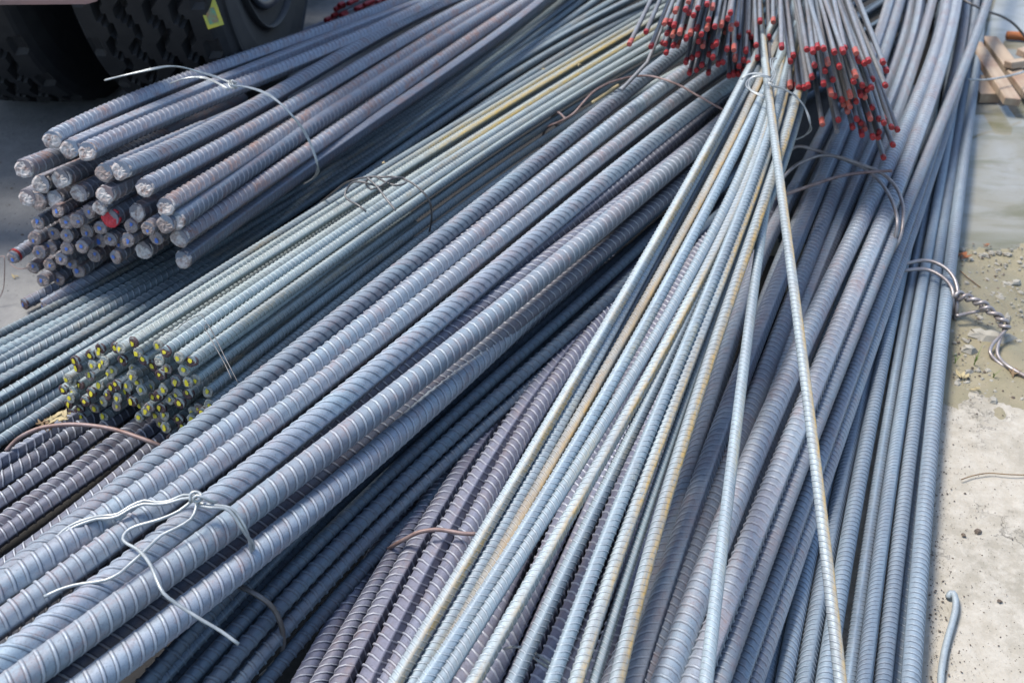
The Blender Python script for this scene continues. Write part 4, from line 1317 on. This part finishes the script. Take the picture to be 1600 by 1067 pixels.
# ------------------------------------------------------------------ wires
r1 = 0.0013
hA = 0.372
wire([[(165, 125, .40), (190, 119, .41), (215, 113, .415), (240, 107, .42), (262, 104, .415), (285, 106, .40), (310, 112, .385), (335, 119, .375), (352, 126, .368), (366, 131, .365)],
      [(268, 130, .335), (285, 124, .348), (300, 121, .352), (318, 121, .352), (335, 127, .352), (348, 134, .352), (358, 140, .348)],
      [(362, 131, .365), (370, 134, .362), (385, 136, .358), (405, 141, .352), (425, 151, .343), (445, 168, .328), (463, 188, .305), (478, 208, .28), (489, 232, .255), (496, 255, .23), (495, 268, .21), (489, 279, .18), (475, 288, .15)],
      [(360, 126, .37), (364, 133, .374), (368, 138, .366), (361, 138, .362), (357, 131, .366), (363, 126, .370), (370, 130, .366)]],
     r1, 'wire_white', "pale twisted tie wire round the upper left bundle with a loose tail pointing left", twin=0.003)
hc = .262
wire([[(500, 318, .18), (527, 296, .235), (545, 284, .26), (575, 277, .275), (600, 277, .28), (618, 277, .28), (640, 284, .278), (655, 295, .272), (668, 309, .262), (674, 325, .24), (674, 345, .20), (671, 362, .15)],
      [(600, 292, .272), (585, 290, .285), (568, 285, .29), (552, 285, .285), (543, 294, .275), (539, 305, .268), (545, 313, .266), (560, 321, .268), (572, 331, .262)],
      [(590, 278, .282), (605, 286, .284), (620, 290, .284), (634, 286, .284), (630, 278, .286), (612, 280, .29), (596, 290, .286), (580, 296, .28), (572, 288, .285), (575, 278, .295)],
      [(573, 277, .297), (590, 293, .292), (605, 313, .285), (618, 329, .277)]],
     .0017, 'wire_dark', "dark knotted tie wire with two hooked ends on the yellow-dotted bundle")
wire([[(372, 598, .245), (350, 555, .262), (330, 515, .268), (324, 507, .270), (320, 511, .270), (330, 530, .266), (352, 570, .256), (362, 592, .25)]],
     .0007, 'wire_dark', "thin dark staple of wire hanging over the yellow-dotted bars", twin=0.0)
wire([[(262, 517, .262), (275, 515, .266), (285, 506, .268), (300, 497, .27), (314, 492, .27), (320, 500, .268)]], .0006, 'wire_dark', "hair-thin curl of wire left of the staple on yellow-dotted bars")
hE = .242
wire([[(302, 778, .252), (285, 779, .248), (262, 786, .243), (240, 788, .243), (225, 787, .243), (205, 794, .241), (185, 806, .238), (165, 810, .236), (150, 811, .236), (120, 821, .235), (100, 833, .23), (82, 850, .222), (70, 866, .205)]],
     .0019, 'wire_white', "pale doubled wire crossing the left bars of the central bundle", twin=0.0042)
wire([[(300, 782, .256), (280, 798, .250), (250, 811, .247), (212, 822, .244), (197, 831, .243), (192, 842, .243), (200, 850, .244), (214, 857, .246), (226, 869, .250), (236, 884, .252), (246, 908, .252), (256, 927, .248), (275, 942, .240), (310, 965, .230), (344, 985, .220), (373, 1006, .210)],
      [(308, 780, .256), (306, 795, .252), (298, 811, .249), (275, 825, .247), (252, 836, .246), (235, 852, .245), (218, 868, .245), (200, 884, .243), (186, 896, .243), (165, 906, .241), (140, 910, .240), (115, 914, .238), (90, 922, .236), (69, 932, .234)],
      [(298, 784, .256), (297, 773, .262), (304, 768, .264), (313, 771, .262), (315, 779, .26), (308, 784, .258), (302, 780, .262), (308, 774, .266), (322, 779, .262), (332, 783, .256), (338, 784, .250)]],
     .0019, 'wire_white', "pale knotted tie wire with two long loose tails on the central bundle")
wire([[(308, 785, .252), (330, 789, .252), (352, 791, .250), (366, 798, .246), (378, 814, .236), (386, 832, .222), (391, 852, .20), (393, 872, .18), (388, 894, .155), (374, 914, .13), (352, 930, .115)]],
     .0019, 'wire_white', "pale doubled wire wrapping the right side of the central bundle", twin=0.0038)
wire([[(360, 908, .145), (380, 918, .15), (406, 932, .145), (426, 949, .13), (438, 972, .11), (443, 1000, .085), (438, 1020, .065), (425, 1040, .045), (408, 1056, .02)]],
     .0032, 'wire_dark', "dark thick wire looped round the shaded blue bars at the bottom")
wire([[(600, 862, .05), (618, 850, .085), (640, 838, .105), (655, 831, .113), (680, 827, .116), (700, 829, .116), (722, 833, .116), (745, 834, .115)]],
     .0028, 'wire_rust', "rusty thick wire across the violet bars left of the fan")
wire([[(846, 232, .08), (848, 212, .12), (858, 198, .15), (876, 190, .17), (896, 178, .19), (912, 160, .205), (930, 142, .218), (955, 129, .222), (985, 121, .222), (1010, 119, .222), (1032, 123, .222), (1060, 133, .222), (1085, 147, .222), (1108, 160, .222), (1132, 173, .222)],
      [(884, 187, .17), (872, 176, .16), (862, 184, .14), (868, 196, .12), (884, 194, .11)]],
     .0022, 'wire_rust', "reddish brown wire arching over the upper end of the central bundle")
wire([[(925, 161, .20), (945, 148, .205), (966, 134, .208)]], .0034, 'straw', "short pale stub lying beside the reddish brown wire", name="wood_sliver", cat="sliver")
wire([[(10, 704, .045), (25, 688, .06), (40, 678, .075), (62, 669, .082), (84, 665, .085), (110, 663, .085), (135, 664, .085), (165, 668, .085), (190, 674, .083), (219, 684, .08), (240, 692, .075), (258, 700, .065)]],
     .0032, 'wire_rust', "thick brown wire over the dark violet bars under the yellow-dotted ends")
wire([[(1158, 124, .372), (1166, 118, .378), (1176, 115, .384), (1188, 115, .388), (1198, 119, .39), (1206, 128, .388), (1209, 136, .384)],
      [(1205, 122, .39), (1190, 120, .392), (1177, 121, .388), (1170, 128, .384), (1170, 136, .38), (1176, 143, .378), (1186, 147, .378), (1196, 152, .376)],
      [(1200, 126, .392), (1206, 134, .388), (1222, 138, .38), (1238, 146, .372), (1250, 157, .36), (1260, 172, .345), (1266, 190, .33), (1264, 204, .31), (1255, 214, .295), (1240, 219, .285), (1226, 216, .28)],
      [(1214, 92, .40), (1208, 94, .40), (1207, 104, .396), (1212, 116, .392), (1206, 128, .39)]],
     .0011, 'wire_white', "white tie wire looped round the neck of the pale fan", twin=0.0034)
wire([[(1200, 316, 0.212), (1215, 308, 0.212), (1230, 303, 0.207), (1250, 296, 0.197), (1270, 289, 0.187), (1300, 279, 0.182), (1325, 273, 0.180), (1360, 269, 0.184), (1394, 267, 0.192)]],
     .0031, 'wire_rust', "rusty wire tail pointing right across the thick bars below the red tips")
wire([[(1216, 268, 0.148), (1220, 254, 0.178), (1232, 237, 0.193), (1248, 229, 0.198), (1275, 235, 0.193), (1314, 248, 0.186), (1340, 258, 0.183), (1358, 269, 0.181), (1378, 288, 0.178), (1394, 315, 0.173), (1402, 345, 0.163), (1398, 372, 0.138), (1386, 402, 0.098)],
      [(1206, 300, 0.138), (1222, 280, 0.168), (1238, 263, 0.186), (1256, 252, 0.190), (1284, 243, 0.190), (1312, 246, 0.190), (1341, 256, 0.188), (1374, 269, 0.185), (1398, 290, 0.178), (1410, 318, 0.168), (1411, 345, 0.158), (1406, 372, 0.138), (1392, 398, 0.108)]],
     .0032, 'wire_steel', "doubled brown grey wire looped round the thick bars below the red tips")
# big twisted tie on the right-hand bundle
S = []
a1 = [(1378, 431, .05), (1395, 421, .062), (1412, 413, .07), (1446, 407, .075), (1473, 416, .075), (1489, 432, .068), (1496, 452, .058), (1496, 475, .04), (1492, 500, .012)]
a2 = [(1376, 437, .05), (1395, 429, .058), (1412, 423, .064), (1446, 421, .067), (1471, 432, .066), (1486, 448, .058), (1490, 468, .045), (1488, 496, .012)]
S.append(([P(*p) for p in a1], .0034)); S.append(([P(*p) for p in a2], .0034))
axis_pts = [P(*p) for p in [(1492, 462, .052), (1512, 465, .056), (1530, 474, .056), (1546, 485, .054), (1560, 494, .050), (1568, 505, .044), (1573, 514, .038)]]
Vx, nrx, nsx = tube(axis_pts, 0.001, 3)
Cx = Vx.reshape(nrx, nsx, 3).mean(1)
for ph in (0, math.pi):
    pp = []
    n = 70
    for i in range(n):
        f = i / (n - 1) * (len(Cx) - 1); a = int(min(f, len(Cx) - 2)); q = f - a
        c = Cx[a] * (1 - q) + Cx[a + 1] * q
        T = Cx[min(a + 1, len(Cx) - 1)] - Cx[a]; T /= np.linalg.norm(T)
        u = np.cross(T, (0, 0, 1)); u /= np.linalg.norm(u); w = np.cross(u, T)
        an = ph + i / n * 2 * math.pi * 3.9
        rr = 0.0050 + 0.0018 * math.sin(i * 0.23)
        pp.append(c + rr * (math.cos(an) * u + math.sin(an) * w))
    S.append((pp, .0036))
S.append(([P(*p) for p in [(1573, 514, .038), (1562, 526, .032), (1551, 538, .026), (1547, 551, .022), (1556, 563, .016), (1572, 574, .014), (1604, 592, .014)]], .0031))
S.append(([P(*p) for p in [(1570, 514, .036), (1562, 532, .028), (1558, 548, .022), (1562, 560, .018), (1576, 573, .020), (1606, 590, .018)]], .0031))
S.append(([P(*p) for p in [(1494, 494, .03), (1515, 489, .034), (1545, 484, .044)]], .0031))
tag(join_tubes("tie_wire", S, 'wire_steel', 8), "thick grey tie wire on the right-hand bundle, twisted into a rope with two tails", "wire")
wire([[(1482, 934, .016), (1484, 928, .02), (1489, 926, .022), (1493, 935, .022), (1493, 950, .021), (1488, 972, .02), (1480, 1000, .02), (1474, 1027, .02), (1470, 1060, .02), (1469, 1110, .02)]],
     .0042, 'rod', "bent steel rod standing alone on the pale slab at the bottom right", name="bent_rod", cat="rod")
wire([[(1512, 124, .09), (1535, 125, .085), (1560, 122, .08), (1590, 115, .08), (1620, 105, .08)]], .0019, 'wire_white', "white wire reaching right over the wooden planks", twin=0.002)
wire([[(1478, -18, .13), (1505, 0, .145), (1540, 17, .13), (1565, 26, .11), (1583, 37, .09), (1597, 52, .06), (1612, 72, .03)]], .0034, 'wire_dark', "dark cable drooping over the top right corner", name="cable", cat="cable")
wire([[(788, 1013, .16), (803, 1010, .18), (820, 1011, .18)], [(832, 1017, .18), (846, 1027, .18), (862, 1038, .17)], [(829, 1023, .18), (843, 1033, .18), (858, 1043, .17)]],
     .0015, 'wire_white', "white wire showing between fan bars near the bottom edge")
wire([[(-5, 404, .10), (5, 400, .10), (7, 405, .10), (7, 430, .06), (5, 452, .03), (-4, 472, .01)], [(16, 412, .10), (28, 420, .10), (42, 419, .10)]], .0008, 'wire_rust', "hair-thin rusty wire hanging off the stray bar at the left edge")
wire([[(1502, 749, .018), (1520, 743, .018), (1545, 739, .018), (1575, 741, .018), (1610, 742, .018)]], .0009, 'drybrown', "thin dark twig lying on the pale slab", name="twig", cat="twig")
wire([[(1500, 423, .015), (1515, 436, .015), (1532, 449, .014)]], .0011, 'drybrown', "short dark twig on the mud right of the wire twist", name="twig", cat="twig")

# ------------------------------------------------------------------ planks and bits at the top right
def plank(a, b, w, t, h, label, tilt=0.0):
    A, B_ = P(*a, h), P(*b, h)
    c = (A + B_) / 2
    L = np.linalg.norm(B_ - A)
    ang = math.atan2(B_[1] - A[1], B_[0] - A[0])
    o = box("wood_plank", None, Vector(c), (L, w, t), 'wood', ang, 0.0025)
    o.rotation_euler = (tilt, 0, ang)
    for v in o.data.vertices:
        n = mnoise.noise(v.co * 31 + Vector((ang * 7, 0, 0)))
        v.co += Vector((0.006 * n * (abs(v.co.x) > L * 0.4), 0.001 * n, 0))
    tag(o, label, "plank", "broken wooden planks in the puddle")


plank((1522, 70), (1582, 160), 0.036, 0.020, 0.045, "brown plank pointing down right with a wet rounded end, in the puddle")
plank((1545, 62), (1612, 150), 0.038, 0.020, 0.034, "paler plank lying right of the brown one in the puddle", 0.06)
plank((1522, 124), (1546, 154), 0.050, 0.026, 0.022, "short thick plank stub nearest the blue bars")
plank((1574, 102), (1640, 92), 0.030, 0.018, 0.055, "splintered pale plank at the far right edge", -0.2)
plank((1586, 124), (1650, 116), 0.06, 0.03, 0.022, "dark wet plank under the splintered one")
plank((1594, 84), (1640, 70), 0.026, 0.018, 0.07, "small dark plank end poking in from the right edge")
wire([[(1573, 56, .02), (1590, 57, .02), (1612, 60, .02)]], .012, 'rustbit', "orange rusted pipe end lying in the puddle", name="rusty_pipe", cat="pipe")

# ------------------------------------------------------------------ loose stones, litter, sprouts
def rock_mesh(vs, fs, c, s, r):
    b = len(vs)
    base = [(-1, -.6, -.4), (.2, -1, -.5), (1, -.3, -.4), (.7, .8, -.5), (-.5, .9, -.4), (-.7, -.4, .35), (.1, -.6, .45), (.7, 0, .35), (.3, .6, .4), (-.5, .4, .5), (0, 0, .65)]
    a = r.uniform(0, 6.28); ca, sa = math.cos(a), math.sin(a)
    sx, sy, sz = s * r.uniform(.7, 1.3), s * r.uniform(.6, 1.0), s * r.uniform(.35, .7)
    for x, y, z in base:
        x, y, z = x * r.uniform(.8, 1.2) * sx, y * r.uniform(.8, 1.2) * sy, z * sz
        vs.append((c[0] + x * ca - y * sa, c[1] + x * sa + y * ca, c[2] + z))
    for f in [(0, 1, 6, 5), (1, 2, 7, 6), (2, 3, 8, 7), (3, 4, 9, 8), (4, 0, 5, 9), (5, 6, 10), (6, 7, 10), (7, 8, 10), (8, 9, 10), (9, 5, 10)]:
        fs.append(tuple(b + i for i in f))


def scatter(name, n, region, smin, smax, mat, seed, kind='stuff', zb=0.012):
    r = random.Random(seed)
    vs, fs = [], []
    for _ in range(n):
        x, y = region(r)
        p = P(x, y, zb)
        s = smin * (smax / smin) ** (r.random() ** 2.2)
        rock_mesh(vs, fs, p, s, r)
    me = bpy.data.meshes.new(name)
    me.from_pydata(vs, [], fs)
    o = link(name, me, None, M[mat])
    tag(o, kind=kind)
    return o


scatter("gravel", 520, lambda r: (r.uniform(1485, 1640), r.uniform(385, 625)), 0.0012, 0.009, 'stone', 5)
scatter("dark_crumbs", 260, lambda r: (r.uniform(1480, 1640), r.uniform(380, 630)), 0.001, 0.004, 'stoned', 6)
scatter("edge_grit", 420, lambda r: (1452 + abs(r.gauss(0, 22)), r.uniform(600, 1080)), 0.0005, 0.0020, 'stoned', 18, zb=0.0145)
scatter("slab_grit", 420, lambda r: (1450 + abs(r.gauss(0, 80)), r.uniform(640, 1100)), 0.0005, 0.0014, 'stoned', 8, zb=0.0145)
scatter("yard_grit", 160, lambda r: (r.uniform(-60, 150), r.uniform(180, 540)), 0.001, 0.004, 'stoned', 9, zb=0.001)
# single larger stones
for k, (x, y, s, L, mt) in enumerate([(1552, 525, .030, "flat pale stone under the twisted wire", 'stone'), (1515, 545, .016, "pale rounded stone left of the wire tails", 'stone'),
                                      (1552, 624, .012, "white stone on the ragged slab edge", 'stone'), (1588, 440, .011, "pale stone near the right edge of the mud", 'stone'),
                                      (1530, 520, .018, "grey flat stone beside the outermost blue bar", 'stone'), (1506, 665 + 170, .005, "dark chip on the slab by the outermost bar", 'stoned'),
                                      (1529, 829, .006, "small dark clod on the middle of the slab", 'stoned'), (1562, 938, .004, "tiny dark chip low on the slab", 'stoned')]):
    vs, fs = [], []
    rock_mesh(vs, fs, (0, 0, 0), s, random.Random(40 + k))
    me = bpy.data.meshes.new("stone"); me.from_pydata(vs, [], fs)
    p = P(x, y, 0.016)
    o = link("stone", me, None, M[mt], p)
    tag(o, L, "stone", "loose stones on the right-hand ground")


def litter(name, pts, mat, label, cat, seed, n=5, size=0.012, group=None, h=0.018):
    r = random.Random(seed)
    vs, fs = [], []
    org = P(pts[0], pts[1], h)
    for _ in range(n):
        b = len(vs)
        c = Vector((r.uniform(-1, 1), r.uniform(-1, 1), 0)) * size * 0.7
        a = r.uniform(0, 6.28); t = Vector((math.cos(a), math.sin(a), r.uniform(-.2, .5))).normalized() * size * r.uniform(.4, 1)
        n_ = Vector((-t.y, t.x, 0)) * r.uniform(.15, .4)
        up = Vector((0, 0, size * 0.08))
        for q in (c - t, c - n_ + up, c + t + up * 2, c + n_ + up, c - t - up, c - n_, c + t + up, c + n_):
            vs.append(tuple(q))
        fs += [(b, b + 1, b + 2, b + 3), (b + 7, b + 6, b + 5, b + 4), (b, b + 4, b + 5, b + 1), (b + 1, b + 5, b + 6, b + 2), (b + 2, b + 6, b + 7, b + 3), (b + 3, b + 7, b + 4, b)]
    me = bpy.data.meshes.new(name); me.from_pydata(vs, [], fs)
    tag(link(name, me, None, M[mat], org), label, cat, group)


litter("dry_leaf", (1503, 398), 'rustbit', "orange brown crumpled leaf at the puddle's edge by the bars", "leaf", 1, 8, .012, "dry leaves on the mud")
litter("dry_leaf", (1540, 384), 'rustbit', "small rusty leaf scrap in the mud beside the puddle", "leaf", 2, 5, .008, "dry leaves on the mud")
litter("dry_leaf", (1506, 607 - 20), 'straw', "dry straw coloured leaf left of the green sprouts", "leaf", 3, 4, .011, "dry leaves on the mud")
litter("dry_leaf", (1585, 580), 'drybrown', "dark brown litter where the wire tail touches the mud", "leaf", 4, 9, .010, "dry leaves on the mud")
litter("dry_leaf", (1527, 590 + 18), 'straw', "pale leaf scrap at the slab's ragged edge", "leaf", 5, 3, .009, "dry leaves on the mud")
litter("wood_chip", (20, 434), 'straw', "yellow wood chip on the grey ground at the left edge", "chip", 6, 2, .012, None, .004)
litter("wood_debris", (92, 652), 'straw', "splinters of pale wood by the yellow-dotted ends", "debris", 7, 12, .016, "wood debris between bundles", .085)
litter("wood_debris", (72, 664), 'drybrown', "brown crumbly debris beside the thick brown wire", "debris", 8, 16, .014, "wood debris between bundles", .075)
litter("straw_bit", (905, 101), 'straw', "pale knotted straw on the yellow stained bars", "straw", 9, 6, .008, "straw bits on the yellow-dotted bundle", .222)
litter("straw_bit", (848, 108), 'straw', "small straw splinter at the yellow bars' upper edge", "straw", 10, 3, .007, "straw bits on the yellow-dotted bundle", .215)
litter("straw_bit", (601, 255), 'straw', "tiny straw bit above the knotted dark wire", "straw", 11, 3, .005, "straw bits on the yellow-dotted bundle", .225)
litter("leaf_scrap", (467, 270 - 17), 'leaf', "little green leaf scrap caught by the pale wire", "leaf", 12, 2, .004, None, .24)


def sprout(x, y, label, seed, n=4, hgt=0.03):
    r = random.Random(seed)
    org = P(x, y, 0.012)
    root = bpy.data.objects.new("grass_sprout", None); COL.objects.link(root); root.location = org
    tag(root, label, "grass sprout", "green sprouts in the mud")
    for _ in range(n):
        a = r.uniform(0, 6.28); w = 0.0011
        side = Vector((-math.sin(a), math.cos(a), 0)) * w
        bend = Vector((math.cos(a), math.sin(a), 0))
        H_ = hgt * r.uniform(.5, 1)
        vs, fs = [], []
        for k in range(5):
            t = k / 4
            c = bend * (H_ * 0.5 * t * t) + Vector((0, 0, H_ * t))
            ww = side * (1 - t * 0.95)
            vs += [tuple(c - ww), tuple(c + ww), tuple(c + Vector((0, 0, 0.0004)) + bend * 0.0005)]
        for k in range(4):
            for q in range(3):
                q2 = (q + 1) % 3
                fs.append((k * 3 + q, k * 3 + q2, k * 3 + 3 + q2, k * 3 + 3 + q))
        me = bpy.data.meshes.new("blade"); me.from_pydata(vs, [], fs)
        link("blade", me, root, M['leaf'])


sprout(1522, 570, "taller green sprout left of the twisted wire's tails", 1, 6, .04)
sprout(1552, 590, "low green sprout below the wire tails", 2, 7, .02)
sprout(1492, 568, "green sprout touching the outermost blue bar", 3, 4, .025)
print("bars", RB[0], "tris", sum(len(m.polygons) for m in bpy.data.meshes) * 2)
